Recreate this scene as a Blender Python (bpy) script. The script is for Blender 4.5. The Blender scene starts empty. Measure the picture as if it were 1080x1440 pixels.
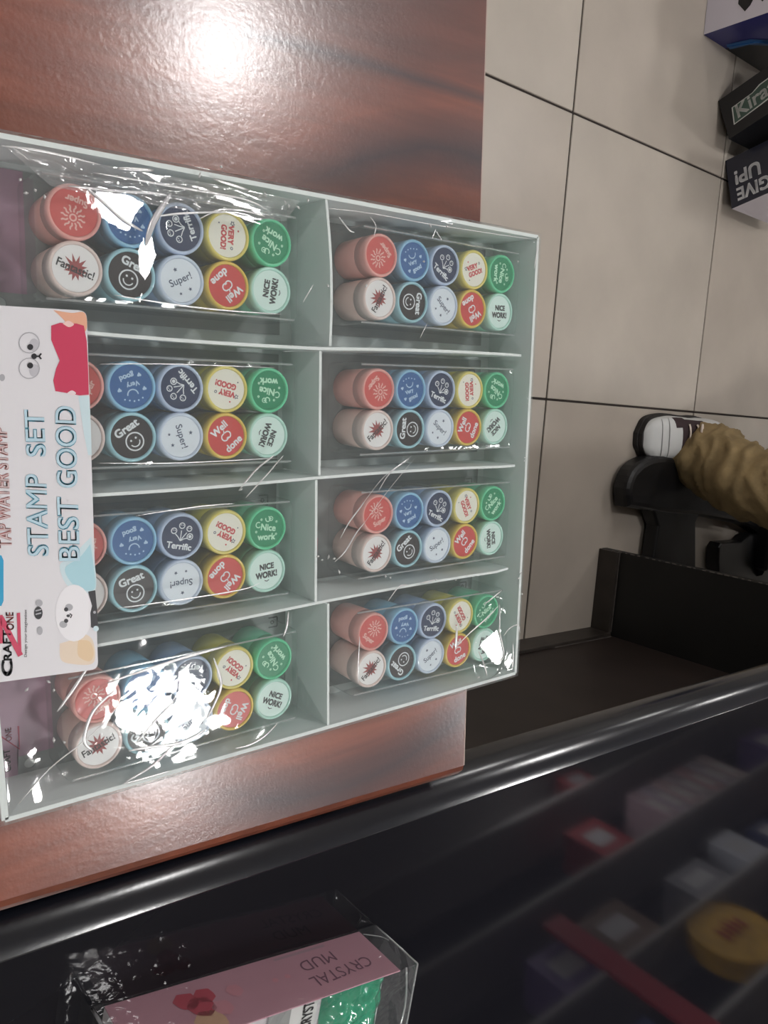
import bpy, bmesh, math, random
from mathutils import Vector, Matrix, noise
random.seed(7)
C = bpy.context.scene.collection
SC = bpy.context.scene
# ------------------------------------------------------------------ camera
F_PX = 1112.8
CAM = Vector((0, 0, 1.17008))
RX = Vector((0.78806903, 0.00921264, 0.61551794))      # image right
RY = Vector((-0.10278697, -0.98388161, 0.14632778))    # image down
RZ = Vector((0.60694485, -0.17858361, -0.77441968))    # view direction
cd = bpy.data.cameras.new('camera'); cam = bpy.data.objects.new('camera', cd); C.objects.link(cam)
cd.sensor_fit = 'VERTICAL'; cd.sensor_height = 36; cd.sensor_width = 27; cd.lens = F_PX/1440*36
cd.clip_start = 0.01; cd.clip_end = 50
rm = Matrix((RX, -RY, -RZ)).transposed().to_4x4()
cam.matrix_world = Matrix.Translation(CAM) @ rm
SC.camera = cam
# ------------------------------------------------------------------ world, exposure
SC.view_settings.view_transform = 'Standard'; SC.view_settings.look = 'None'
SC.view_settings.gamma = 1; SC.view_settings.use_curve_mapping = False
SC.view_settings.exposure = 0.16
wd = bpy.data.worlds.new('world'); SC.world = wd; wd.use_nodes = True
wd.node_tree.nodes['Background'].inputs[0].default_value = (0.8, 0.85, 0.9, 1)
wd.node_tree.nodes['Background'].inputs[1].default_value = 0.3
LAMP_STRENGTH = 78
LAMPS = [(1.30, 1.02), (0.97, -1.13), (0.966, -1.43), (2.94, -1.75), (3.6, 1.3), (-1.3, 1.4), (-1.3, -1.5), (1.2, 3.2), (3.6, 3.2), (5.0, -0.6)]  # last six are added, unseen lamps that supply ambient light
CEIL = 2.90

def at(px, py, z):
    """point of the horizontal plane at height z (m) seen at a photo pixel"""
    d = RX*((px-540)/F_PX) + RY*((py-720)/F_PX) + RZ
    return CAM + d*((z-CAM.z)/d.z)
def mirror_at(px, py, ywall, z0=0.735):
    """point of a wall y=ywall met after a bounce off the glossy counter top"""
    p = at(px, py, z0); d = p-CAM; d.z = -d.z
    return p + d*((ywall-p.y)/d.y)

# ------------------------------------------------------------------ materials
MATS = {}
def mat(name, col, rough=0.5, metal=0.0, spec=0.5, coat=0.0, trans=0.0, emit=None, estr=0, bump=None, var=None, alpha=1.0, sss=0.0, coat_rough=.08):
    if name in MATS: return MATS[name]
    m = bpy.data.materials.new(name); m.use_nodes = True
    nt = m.node_tree; b = nt.nodes['Principled BSDF']
    b.inputs['Base Color'].default_value = (*col, 1)
    b.inputs['Roughness'].default_value = rough
    b.inputs['Metallic'].default_value = metal
    b.inputs['Specular IOR Level'].default_value = spec
    b.inputs['Coat Weight'].default_value = coat
    b.inputs['Coat Roughness'].default_value = coat_rough
    b.inputs['Transmission Weight'].default_value = trans
    b.inputs['Alpha'].default_value = alpha
    if emit:
        b.inputs['Emission Color'].default_value = (*emit, 1); b.inputs['Emission Strength'].default_value = estr
    tc = nt.nodes.new('ShaderNodeTexCoord')
    if var:                                       # var=(scale, amount)
        n = nt.nodes.new('ShaderNodeTexNoise'); n.inputs['Scale'].default_value = var[0]; n.inputs['Detail'].default_value = 5
        mx = nt.nodes.new('ShaderNodeMixRGB'); mx.blend_type = 'MULTIPLY'; mx.inputs[0].default_value = var[1]
        mx.inputs[1].default_value = (*col, 1)
        nt.links.new(tc.outputs['Object'], n.inputs['Vector'])
        r = nt.nodes.new('ShaderNodeValToRGB'); r.color_ramp.elements[0].position = .3; r.color_ramp.elements[1].position = .7
        nt.links.new(n.outputs['Fac'], r.inputs[0]); nt.links.new(r.outputs[0], mx.inputs[2])
        nt.links.new(mx.outputs[0], b.inputs['Base Color'])
    if bump:                                      # bump=(scale, strength)
        n2 = nt.nodes.new('ShaderNodeTexNoise'); n2.inputs['Scale'].default_value = bump[0]; n2.inputs['Detail'].default_value = 4
        nt.links.new(tc.outputs['Object'], n2.inputs['Vector'])
        bp = nt.nodes.new('ShaderNodeBump'); bp.inputs['Strength'].default_value = bump[1]; bp.inputs['Distance'].default_value = .002
        nt.links.new(n2.outputs['Fac'], bp.inputs['Height']); nt.links.new(bp.outputs[0], b.inputs['Normal'])
    MATS[name] = m
    return m

def clear_mat(name, tint=(1, 1, 1), rough=0.05, base=0.02, gain=1.0, haze=0.0, bump=None, ior=1.5, hazecol=(.9, .93, .95)):
    m = bpy.data.materials.new(name); m.use_nodes = True; nt = m.node_tree
    for n in list(nt.nodes): nt.nodes.remove(n)
    out = nt.nodes.new('ShaderNodeOutputMaterial')
    tr = nt.nodes.new('ShaderNodeBsdfTransparent'); tr.inputs[0].default_value = (*tint, 1)
    gl = nt.nodes.new('ShaderNodeBsdfGlossy'); gl.inputs['Roughness'].default_value = rough
    df = nt.nodes.new('ShaderNodeBsdfDiffuse'); df.inputs[0].default_value = (*hazecol, 1)
    tl = nt.nodes.new('ShaderNodeBsdfTranslucent'); tl.inputs[0].default_value = (*hazecol, 1)
    ad = nt.nodes.new('ShaderNodeMixShader'); ad.inputs[0].default_value = .4
    nt.links.new(df.outputs[0], ad.inputs[1]); nt.links.new(tl.outputs[0], ad.inputs[2])
    m1 = nt.nodes.new('ShaderNodeMixShader'); m1.inputs[0].default_value = haze
    nt.links.new(tr.outputs[0], m1.inputs[1]); nt.links.new(ad.outputs[0], m1.inputs[2])
    fr = nt.nodes.new('ShaderNodeFresnel')
    ge = nt.nodes.new('ShaderNodeNewGeometry'); mb = nt.nodes.new('ShaderNodeMath'); mb.operation = 'MULTIPLY_ADD'   # thin sheet: same reflectance from both sides
    mb.inputs[1].default_value = 1/ior-ior; mb.inputs[2].default_value = ior
    nt.links.new(ge.outputs['Backfacing'], mb.inputs[0]); nt.links.new(mb.outputs[0], fr.inputs['IOR'])
    ma = nt.nodes.new('ShaderNodeMath'); ma.operation = 'MULTIPLY_ADD'; ma.use_clamp = True
    ma.inputs[1].default_value = gain; ma.inputs[2].default_value = base
    nt.links.new(fr.outputs[0], ma.inputs[0])
    m2 = nt.nodes.new('ShaderNodeMixShader')
    nt.links.new(ma.outputs[0], m2.inputs[0]); nt.links.new(m1.outputs[0], m2.inputs[1]); nt.links.new(gl.outputs[0], m2.inputs[2])
    nt.links.new(m2.outputs[0], out.inputs[0])
    if bump:
        tc = nt.nodes.new('ShaderNodeTexCoord'); n2 = nt.nodes.new('ShaderNodeTexNoise')
        n2.inputs['Scale'].default_value = bump[0]; n2.inputs['Detail'].default_value = 2; n2.inputs['Distortion'].default_value = .6
        nt.links.new(tc.outputs['Object'], n2.inputs['Vector'])
        bp = nt.nodes.new('ShaderNodeBump'); bp.inputs['Strength'].default_value = bump[1]; bp.inputs['Distance'].default_value = .004
        nt.links.new(n2.outputs['Fac'], bp.inputs['Height'])
        nt.links.new(bp.outputs[0], gl.inputs['Normal'])
    MATS[name] = m
    return m

# ------------------------------------------------------------------ mesh helpers
def link(name, me, m=None, parent=None, loc=None, smooth=False):
    o = bpy.data.objects.new(name, me); C.objects.link(o)
    if m is not None:
        for x in (m if isinstance(m, (list, tuple)) else [m]): me.materials.append(x)
    if parent: o.parent = parent
    if loc is not None: o.location = loc
    if smooth:
        for p in me.polygons: p.use_smooth = True
    return o
def bm_obj(name, bm, m=None, parent=None, loc=None, smooth=False):
    me = bpy.data.meshes.new(name); bmesh.ops.recalc_face_normals(bm, faces=bm.faces[:]); bm.to_mesh(me); bm.free()
    return link(name, me, m, parent, loc, smooth)
def py_obj(name, verts, faces, m=None, parent=None, loc=None, smooth=False):
    me = bpy.data.meshes.new(name); me.from_pydata([tuple(v) for v in verts], [], faces); me.update()
    return link(name, me, m, parent, loc, smooth)
def tag(o, label=None, cat=None, group=None, kind=None):
    if label: o['label'] = label
    if cat: o['category'] = cat
    if group: o['group'] = group
    if kind: o['kind'] = kind
    return o
def thing(name, label, cat, loc=(0, 0, 0), rz=0, group=None):
    o = bpy.data.objects.new(name, None); C.objects.link(o); o.location = loc; o.rotation_euler = (0, 0, rz)
    o.empty_display_size = .05
    return tag(o, label, cat, group)
def box_bm(x0, x1, y0, y1, z0, z1, bev=0.0, seg=2, bm=None):
    own = bm is None
    if own: bm = bmesh.new()
    r = bmesh.ops.create_cube(bm, size=1)
    bmesh.ops.scale(bm, vec=(x1-x0, y1-y0, z1-z0), verts=r['verts'])
    bmesh.ops.translate(bm, vec=((x0+x1)/2, (y0+y1)/2, (z0+z1)/2), verts=r['verts'])
    if bev > 0:
        es = list({e for v in r['verts'] for e in v.link_edges})
        bmesh.ops.bevel(bm, geom=es, offset=bev, segments=seg, affect='EDGES', profile=.5)
    return bm
def prism_bm(pts, z0, z1, bev=0.0, bm=None, seg=2):
    """extrude a 2D outline (list of (x,y)) from z0 to z1"""
    if bm is None: bm = bmesh.new()
    vs = [bm.verts.new((p[0], p[1], z0)) for p in pts]
    f = bm.faces.new(vs)
    r = bmesh.ops.extrude_face_region(bm, geom=[f])
    nv = [g for g in r['geom'] if isinstance(g, bmesh.types.BMVert)]
    bmesh.ops.translate(bm, vec=(0, 0, z1-z0), verts=nv)
    if bev > 0:
        top = [e for e in bm.edges if all(abs(v.co.z-z1) < 1e-6 for v in e.verts)]
        bmesh.ops.bevel(bm, geom=top, offset=bev, segments=seg, affect='EDGES', profile=.5)
    return bm
def hexa_bm(c8, bm=None):
    """box from 8 corners: 4 bottom (ccw) then 4 top"""
    if bm is None: bm = bmesh.new()
    v = [bm.verts.new(c) for c in c8]
    for f in ((0, 3, 2, 1), (4, 5, 6, 7), (0, 1, 5, 4), (1, 2, 6, 5), (2, 3, 7, 6), (3, 0, 4, 7)): bm.faces.new([v[i] for i in f])
    return bm
def lathe_bm(prof, n=32, bm=None, cap=True):
    if bm is None: bm = bmesh.new()
    rings = []
    for r, z in prof:
        if r < 1e-6: rings.append([bm.verts.new((0, 0, z))])
        else: rings.append([bm.verts.new((r*math.cos(2*math.pi*i/n), r*math.sin(2*math.pi*i/n), z)) for i in range(n)])
    for a, b in zip(rings, rings[1:]):
        for i in range(n):
            j = (i+1) % n
            if len(a) == 1 and len(b) == 1: continue
            if len(a) == 1: bm.faces.new((a[0], b[i], b[j]))
            elif len(b) == 1: bm.faces.new((a[i], a[j], b[0]))
            else: bm.faces.new((a[i], a[j], b[j], b[i]))
    return bm
def tube_bm(pts, rad, n=8, bm=None, flat=1.0):
    """tube along 3D points; rad number or list; flat squashes it in z"""
    if bm is None: bm = bmesh.new()
    pts = [Vector(p) for p in pts]; rads = rad if isinstance(rad, (list, tuple)) else [rad]*len(pts)
    rings = []
    for i, p in enumerate(pts):
        t = (pts[min(i+1, len(pts)-1)]-pts[max(i-1, 0)]).normalized()
        up = Vector((0, 0, 1)) if abs(t.z) < .9 else Vector((1, 0, 0))
        s = t.cross(up).normalized(); u = s.cross(t).normalized()
        rings.append([bm.verts.new(p+(s*math.cos(2*math.pi*k/n)+u*math.sin(2*math.pi*k/n)*flat)*rads[i]) for k in range(n)])
    for a, b in zip(rings, rings[1:]):
        for k in range(n): bm.faces.new((a[k], a[(k+1) % n], b[(k+1) % n], b[k]))
    bm.faces.new(rings[0][::-1]); bm.faces.new(rings[-1])
    return bm
def smooth_path(pts, k=6):
    pts = [Vector(p) for p in pts]; out = []
    P = [pts[0]]+pts+[pts[-1]]
    for i in range(1, len(P)-2):
        for j in range(k):
            t = j/k; a, b, c, d = P[i-1], P[i], P[i+1], P[i+2]
            out.append(.5*((2*b)+(c-a)*t+(2*a-5*b+4*c-d)*t*t+(3*b-a-3*c+d)*t*t*t))
    out.append(pts[-1]); return out

# ------------------------------------------------------------------ writing
_tc = {}
def glyphs(s, bold=0.0):
    """text as a triangulated flat shape, scaled to the unit square"""
    key = (s, bold)
    if key in _tc: return _tc[key]
    cu = bpy.data.curves.new('t', 'FONT'); cu.body = s; cu.size = 1; cu.resolution_u = 4; cu.offset = min(bold, 0.0)
    cu.fill_mode = 'FRONT' if hasattr(cu, 'fill_mode') else cu.fill_mode
    o = bpy.data.objects.new('t', cu); C.objects.link(o)
    me = bpy.data.meshes.new_from_object(o)
    vs = [v.co.copy() for v in me.vertices]; fs = [tuple(p.vertices) for p in me.polygons]
    bpy.data.objects.remove(o); bpy.data.meshes.remove(me); bpy.data.curves.remove(cu)
    if bold > 0:                                   # bolder strokes: the same glyphs nudged to four sides
        n_ = len(vs); v0, f0 = vs, fs; vs = []; fs = []
        for q, (dx, dy) in enumerate(((1, 1), (-1, 1), (-1, -1), (1, -1))):
            vs += [v+Vector((dx, dy, 0))*bold*.6 for v in v0]; fs += [tuple(a+q*n_ for a in f) for f in f0]
    x0 = min(v.x for v in vs); x1 = max(v.x for v in vs); y0 = min(v.y for v in vs); y1 = max(v.y for v in vs)
    w = x1-x0; h = y1-y0
    r = ([((v.x-x0)/w, (v.y-y0)/h) for v in vs], fs, w, h); _tc[key] = r
    return r
class Flat:
    """collects flat coloured shapes lying on a plane; each colour is one material slot"""
    def __init__(s): s.v = []; s.f = []; s.mi = []; s.ms = []
    def _m(s, m):
        if m not in s.ms: s.ms.append(m)
        return s.ms.index(m)
    def add(s, vs, fs, m):
        k = len(s.v); s.v += [tuple(v) for v in vs]; i = s._m(m)
        for f in fs: s.f.append(tuple(a+k for a in f)); s.mi.append(i)
    def text(s, t, o, u, v, m, bold=0.0):
        vs, fs, w, h = glyphs(t, bold); o = Vector(o); u = Vector(u); v = Vector(v)
        s.add([o+u*a+v*b for a, b in vs], fs, m)
    def word(s, t, cx, cy, h, ang, m, z, bold=0.0, maxw=None, squash=1.0):
        _, _, w, hh = glyphs(t, bold); k = h/hh; W = w*k*squash
        if maxw: W = min(W, maxw)
        a = math.radians(ang); ux = Vector((math.cos(a), math.sin(a), 0)); vx = Vector((-math.sin(a), math.cos(a), 0))
        s.text(t, Vector((cx, cy, z))-ux*W/2-vx*h/2, ux*W, vx*h, m, bold)
    def poly(s, pts, m, z=0):
        pts = [Vector((p[0], p[1], p[2] if len(p) > 2 else z)) for p in pts]
        c = sum(pts, Vector())/len(pts); n = len(pts)
        s.add([c]+pts, [(0, i+1, (i+1) % n+1) for i in range(n)], m)
    def ring(s, cx, cy, r0, r1, m, z, n=24, a0=0, a1=360, sy=1.0):
        vs = []; fs = []; closed = abs(a1-a0-360) < 1e-6
        for i in range(n+1):
            a = math.radians(a0+(a1-a0)*i/n)
            vs += [(cx+r0*math.cos(a), cy+r0*sy*math.sin(a), z), (cx+r1*math.cos(a), cy+r1*sy*math.sin(a), z)]
        for i in range(n): fs.append((2*i, 2*i+1, 2*i+3, 2*i+2))
        s.add(vs, fs, m)
    def disc(s, cx, cy, r, m, z, n=20, sy=1.0): s.poly([(cx+r*math.cos(2*math.pi*i/n), cy+r*sy*math.sin(2*math.pi*i/n), z) for i in range(n)], m)
    def line(s, pts, w, m, z=0):
        pts = [Vector((p[0], p[1], p[2] if len(p) > 2 else z)) for p in pts]
        vs = []
        for i, p in enumerate(pts):
            t = (pts[min(i+1, len(pts)-1)]-pts[max(i-1, 0)]).normalized(); n = Vector((-t.y, t.x, 0))*w/2
            vs += [p-n, p+n]
        s.add(vs, [(2*i, 2*i+2, 2*i+3, 2*i+1) for i in range(len(pts)-1)], m)
    def star(s, cx, cy, r0, r1, n, m, z, rot=0, jit=0):
        rnd = random.Random(n*7+int(r0*1e5)); P = []
        for i in range(2*n):
            a = math.pi*i/n+rot; r = (r1*(1+jit*(rnd.random()-.5)) if i % 2 == 0 else r0); P.append((cx+r*math.cos(a), cy+r*math.sin(a), z))
        s.poly(P, m)
    def mesh(s, name):
        me = bpy.data.meshes.new(name); me.from_pydata(s.v, [], s.f); me.update()
        for m in s.ms: me.materials.append(m)
        me.polygons.foreach_set('material_index', s.mi)
        return me
    def build(s, name, parent=None, loc=None): 
        o = bpy.data.objects.new(name, s.mesh(name)); C.objects.link(o)
        if parent: o.parent = parent
        if loc is not None: o.location = loc
        return o

# ------------------------------------------------------------------ surface materials of the setting
def wood_mat():
    m = bpy.data.materials.new('red_brown_wood'); m.use_nodes = True; nt = m.node_tree; N = nt.nodes.new; L = nt.links.new
    b = nt.nodes['Principled BSDF']
    tc = N('ShaderNodeTexCoord'); sep = N('ShaderNodeSeparateXYZ'); L(tc.outputs['Object'], sep.inputs[0])
    def mth(op, a, bb=None, c=None, clamp=False):
        n = N('ShaderNodeMath'); n.operation = op; n.use_clamp = clamp
        for i, x in enumerate((a, bb, c)):
            if x is None: continue
            if isinstance(x, (int, float)): n.inputs[i].default_value = x
            else: L(x, n.inputs[i])
        return n.outputs[0]
    mp = N('ShaderNodeMapping'); mp.inputs['Scale'].default_value = (2.2, 11, 1); mp.inputs['Rotation'].default_value = (0, 0, .12)
    L(tc.outputs['Object'], mp.inputs[0])
    n1 = N('ShaderNodeTexNoise'); n1.inputs['Scale'].default_value = 1.0; n1.inputs['Detail'].default_value = 6; n1.inputs['Distortion'].default_value = .8
    L(mp.outputs[0], n1.inputs['Vector'])
    mp2 = N('ShaderNodeMapping'); mp2.inputs['Scale'].default_value = (14, 160, 1); mp2.inputs['Rotation'].default_value = (0, 0, .1)
    L(tc.outputs['Object'], mp2.inputs[0])
    n2 = N('ShaderNodeTexNoise'); n2.inputs['Scale'].default_value = 1.0; n2.inputs['Detail'].default_value = 4
    L(mp2.outputs[0], n2.inputs['Vector'])
    r1 = N('ShaderNodeValToRGB'); e = r1.color_ramp.elements
    e[0].position = .30; e[0].color = (.080, .026, .022, 1); e[1].position = .72; e[1].color = (.30, .080, .040, 1)
    q = e.new(.5); q.color = (.16, .045, .030, 1)
    L(n1.outputs['Fac'], r1.inputs[0])
    mx = N('ShaderNodeMixRGB'); mx.blend_type = 'MULTIPLY'; mx.inputs[0].default_value = .45
    r2 = N('ShaderNodeValToRGB'); r2.color_ramp.elements[0].position = .3; r2.color_ramp.elements[0].color = (.55, .5, .5, 1); r2.color_ramp.elements[1].position = .62
    L(n2.outputs['Fac'], r2.inputs[0]); L(r1.outputs[0], mx.inputs[1]); L(r2.outputs[0], mx.inputs[2])
    # the dark figure of the veneer: curved bands y = a + b x + c x^2
    last = mx.outputs[0]
    def band(a, bq, c, width, x0, x1, amt, col=(.030, .016, .022, 1), wob=.03):
        nonlocal last
        X = sep.outputs[0]; Y = sep.outputs[1]
        f = mth('ADD', mth('ADD', mth('MULTIPLY', X, bq), a), mth('MULTIPLY', mth('MULTIPLY', X, X), c))
        f = mth('ADD', f, mth('MULTIPLY', mth('SUBTRACT', n1.outputs['Fac'], .5), wob*2))
        d = mth('ABSOLUTE', mth('SUBTRACT', Y, f))
        k = mth('SUBTRACT', 1.0, mth('DIVIDE', d, width), clamp=True)
        k = mth('POWER', k, .7)
        k = mth('MULTIPLY', k, mth('DIVIDE', mth('SUBTRACT', X, x0), (x1-x0), clamp=True))
        k = mth('MULTIPLY', k, amt, clamp=True)
        mm = N('ShaderNodeMixRGB'); L(k, mm.inputs[0]); L(last, mm.inputs[1]); mm.inputs[2].default_value = col; last = mm.outputs[0]
    p = [at(*q, .759) for q in ((450, 262), (560, 225), (688, 228))]
    def quad(p):
        (x1, y1), (x2, y2), (x3, y3) = [(v.x, v.y) for v in p]
        c = ((y3-y1)/(x3-x1)-(y2-y1)/(x2-x1))/(x3-x2); bq = (y2-y1)/(x2-x1)-c*(x1+x2); return y1-bq*x1-c*x1*x1, bq, c
    a, bq, c = quad(p); band(a, bq, c, .028, .18, .30, .95, wob=.02)
    p = [at(*q, .759) for q in ((350, 48), (520, 90), (686, 145))]; a, bq, c = quad(p); band(a, bq, c, .006, .20, .24, .75, wob=.006)
    p = [at(*q, .759) for q in ((330, 1120), (470, 1110), (652, 1000))]; a, bq, c = quad(p); band(a, bq, c, .022, .10, .24, .85, wob=.01)
    # knot
    kp = at(349, 45, .759)
    dv = mth('SQRT', mth('ADD', mth('POWER', mth('SUBTRACT', sep.outputs[0], kp.x), 2), mth('POWER', mth('SUBTRACT', sep.outputs[1], kp.y), 2)))
    kk = mth('SUBTRACT', 1.0, mth('DIVIDE', dv, .0045), clamp=True)
    mm = N('ShaderNodeMixRGB'); L(kk, mm.inputs[0]); L(last, mm.inputs[1]); mm.inputs[2].default_value = (.02, .01, .012, 1); last = mm.outputs[0]
    L(last, b.inputs['Base Color'])
    b.inputs['Roughness'].default_value = .36
    b.inputs['Coat Weight'].default_value = 1.0; b.inputs['Coat Roughness'].default_value = .20
    n3 = N('ShaderNodeTexNoise'); n3.inputs['Scale'].default_value = 330; n3.inputs['Detail'].default_value = 3; L(tc.outputs['Object'], n3.inputs['Vector'])
    bp = N('ShaderNodeBump'); bp.inputs['Strength'].default_value = .085; bp.inputs['Distance'].default_value = .001
    L(n3.outputs['Fac'], bp.inputs['Height']); L(bp.outputs[0], b.inputs['Normal']); L(bp.outputs[0], b.inputs['Coat Normal'])
    return m
WOOD = wood_mat()
WOOD_EDGE = mat('wood_edge_band', (.20, .045, .015), rough=.4, coat=.3, var=(40, .4))
BLACK_GLOSS = mat('black_gloss_counter', (.009, .009, .012), rough=.055, spec=.30)
BLACK_ROLL = mat('black_rolled_edge', (.008, .010, .016), rough=.21, spec=1.0, bump=(300, .03))
BLACK_PANEL = mat('black_panel', (.008, .008, .008), rough=.5, var=(8, .5), bump=(60, .1))
BROWN_PANEL = mat('dark_brown_panel', (.030, .020, .017), rough=.5, var=(9, .4))
SKIRT = mat('dark_skirting', (.045, .036, .030), rough=.45, var=(20, .4))
WALLM = mat('painted_wall', (.62, .60, .57), rough=.7, var=(3, .08))
CEILM = mat('white_ceiling', (.86, .86, .87), rough=.8, var=(3, .05))
GROUT = mat('dark_grout', (.035, .026, .022), rough=.9, var=(30, .4))
TILE = mat('beige_floor_tile', (.52, .465, .40), rough=.33, var=(5, .16), bump=(160, .03))
TILE2 = mat('beige_floor_tile_warm', (.51, .45, .385), rough=.33, var=(4, .2), bump=(160, .03))

# ================================================================== SETTING
X0, X1, Y0, Y1 = -2.6, 6.2, -2.42, 4.2
fl = bm_obj('floor', box_bm(X0, X1, Y0, Y1, -.10, -.003), GROUT); tag(fl, kind='structure', label='beige square floor tiles with thin dark joints')
tm = {}
def tile_mesh(k):
    bm = box_bm(-.2975, .2975, -.2975, .2975, -.0055, 0, bev=.0012, seg=1)
    me = bpy.data.meshes.new('tile'); bm.to_mesh(me); bm.free(); me.materials.append(TILE if k else TILE2); return me
TM = [tile_mesh(0), tile_mesh(1)]
ty = -0.07300837; tx0, ty0 = 1.41472, 0.53441
for i in range(-8, 9):
    for j in range(-6, 7):
        cx, cy = .6*(i+.5), .6*(j+.5)
        x = tx0+math.cos(ty)*cx-math.sin(ty)*cy; y = ty0+math.sin(ty)*cx+math.cos(ty)*cy
        if x < X0+.33 or x > X1-.33 or y < Y0+.33 or y > Y1-.33: continue
        t = bpy.data.objects.new('tile', TM[(i*3+j*5) % 2]); C.objects.link(t); t.parent = fl; t.location = (x, y, 0); t.rotation_euler = (0, 0, ty)
tag(bm_obj('ceiling', box_bm(X0, X1, Y0, Y1, CEIL, CEIL+.1), CEILM), kind='structure')
tag(bm_obj('wall_back', box_bm(X0, X1, Y0-.1, Y0, 0, CEIL), WALLM), kind='structure')
tag(bm_obj('wall_front', box_bm(X0, X1, Y1, Y1+.1, 0, CEIL), WALLM), kind='structure')
tag(bm_obj('wall_left', box_bm(X0-.1, X0, Y0, Y1, 0, CEIL), WALLM), kind='structure')
tag(bm_obj('wall_right', box_bm(X1, X1+.1, Y0, Y1, 0, CEIL), WALLM), kind='structure')

LAMP = mat('lamp_glow', (1, 1, 1), emit=(1.0, .98, .97), estr=LAMP_STRENGTH)
LRIM = mat('white_lamp_rim', (.8, .8, .8), rough=.4)
lampwords = ['above the tiled aisle', 'above the black counter', 'above the black counter, further from the table', 'near the product shelves', 'added for fill above the far aisle', 'added for fill above the left aisle', 'added for fill over the left end of the counter', 'added for fill by the front wall', 'added for fill in the far front corner', 'added for fill by the right wall']
for i, (x, y) in enumerate(LAMPS):
    kr = .55 if i == 2 else 1.0
    t = thing('ceiling_lamp', 'round white ceiling downlight '+lampwords[i], 'lamp', (x, y, CEIL), group='ceiling downlights')
    bm_obj('lamp_rim', lathe_bm([(kr*a, b) for a, b in ((.135, -.001), (.135, -.012), (.142, -.018), (.162, -.016), (.17, -.001), (.135, -.001))], 32), LRIM, t, smooth=True)
    bm_obj('lamp_disc', lathe_bm([(kr*a, b) for a, b in ((0, -.009), (.134, -.009), (.134, -.002), (0, -.002))], 32), LAMP, t)

# ================================================================== COUNTERS
ang = math.atan(-.083)
ctr = thing('black_counter', 'glossy black counter with rounded front edge and recessed base', 'counter', (.434, -.333, 0), ang)
# local frame: x along the rolled edge, y = 0 at the outermost edge, counter towards -y
bm = bmesh.new(); prof = []
R_ = .026; zt = .735
for k in range(13):
    a = math.radians(-90+180*k/12); prof.append((.003-R_+R_*math.cos(a), zt-R_+R_*math.sin(a)))
prof = [(-.05, zt-2*R_)]+prof+[(-.024, zt)]
xa, xb = -1.2, 2.6
va = [bm.verts.new((xa, p[0], p[1])) for p in prof]; vb = [bm.verts.new((xb, p[0], p[1])) for p in prof]
for i in range(len(prof)-1): bm.faces.new((va[i], vb[i], vb[i+1], va[i+1]))
bm.faces.new(va); bm.faces.new(vb[::-1]); bm.faces.new((va[-1], vb[-1], vb[0], va[0]))
bm_obj('rolled_edge', bm, BLACK_ROLL, ctr, smooth=False)
for p in ctr.children[0].data.polygons: p.use_smooth = len(p.vertices) == 4
bm_obj('counter_top', box_bm(xa, xb, -1.15, -.024, zt-2*R_, zt), BLACK_GLOSS, ctr)
def tolocal(x, y):
    dx, dy = x-.434, y+.333; return dx*math.cos(-ang)-dy*math.sin(-ang), dx*math.sin(-ang)+dy*math.cos(-ang)
wl = tolocal(1.46, -.629)[1]; bx, by = tolocal(1.600, -.431)
bm_obj('back_panel', box_bm(xa+.05, bx+.01, wl-.02, wl, .0, zt-2*R_-.001), BROWN_PANEL, ctr)
bm_obj('end_panel', box_bm(bx, bx+.022, wl-.3, by, .0, zt-2*R_-.001, bev=.0025), BLACK_PANEL, ctr)
bm_obj('skirting', box_bm(xa+.05, bx-.0095, wl, wl+.009, .0, .062, bev=.0012, seg=1), SKIRT, ctr)
bm_obj('skirting', box_bm(bx-.009, bx, wl, by-.001, .0, .055, bev=.0012, seg=1), SKIRT, ctr)
LED = mat('dusty_lit_ledge', (.16, .14, .125), rough=.7, var=(60, .6))  # pale strip: ledge dust, with the skirting highlight put into its colour
bm_obj('dusty_lit_ledge', box_bm(bx-.22, bx-.0096, wl+.0002, wl+.0022, .0622, .0632), LED, ctr); bm_obj('dusty_lit_ledge', box_bm(bx-.0022, bx-.0002, wl+.01, by-.002, .0552, .0562), LED, ctr)
# worn chips along the block's corner
rr = random.Random(3); bm = bmesh.new()
for k in range(26):
    z = .03+k*.018+rr.random()*.006; h = .004+rr.random()*.008
    box_bm(bx-.0006, bx+.0012, by-.0014, by+.0005, z, z+h, bm=bm)
WEAR = mat('worn_chips', (.16, .14, .13), rough=.6)
o = bm_obj('worn_edge', bm, WEAR, ctr); tag(o, kind='stuff')
# fine scratch on the recessed panel
# ---- wood table top
z1 = .759
def w2(px, py, z=z1): v = at(px, py, z); return (v.x, v.y)
xr_top, xr_bot = .4045, .4035
yb0, yb1 = -.274, -.3045      # lower edge at x=.072 and x=.404
sl = (yb1-yb0)/(.404-.072)
def yb(x): return yb0+sl*(x-.072)
tt = thing('wooden_table', 'red-brown wood grain table top under the stamp display box', 'table', (0, 0, 0))
outline = [(-.55, yb(-.55)), (xr_bot, yb(xr_bot)), (xr_top, .9), (-.55, .9)]
bm = prism_bm(outline, .741, z1)
bm_obj('table_top', bm, WOOD, tt)
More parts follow.
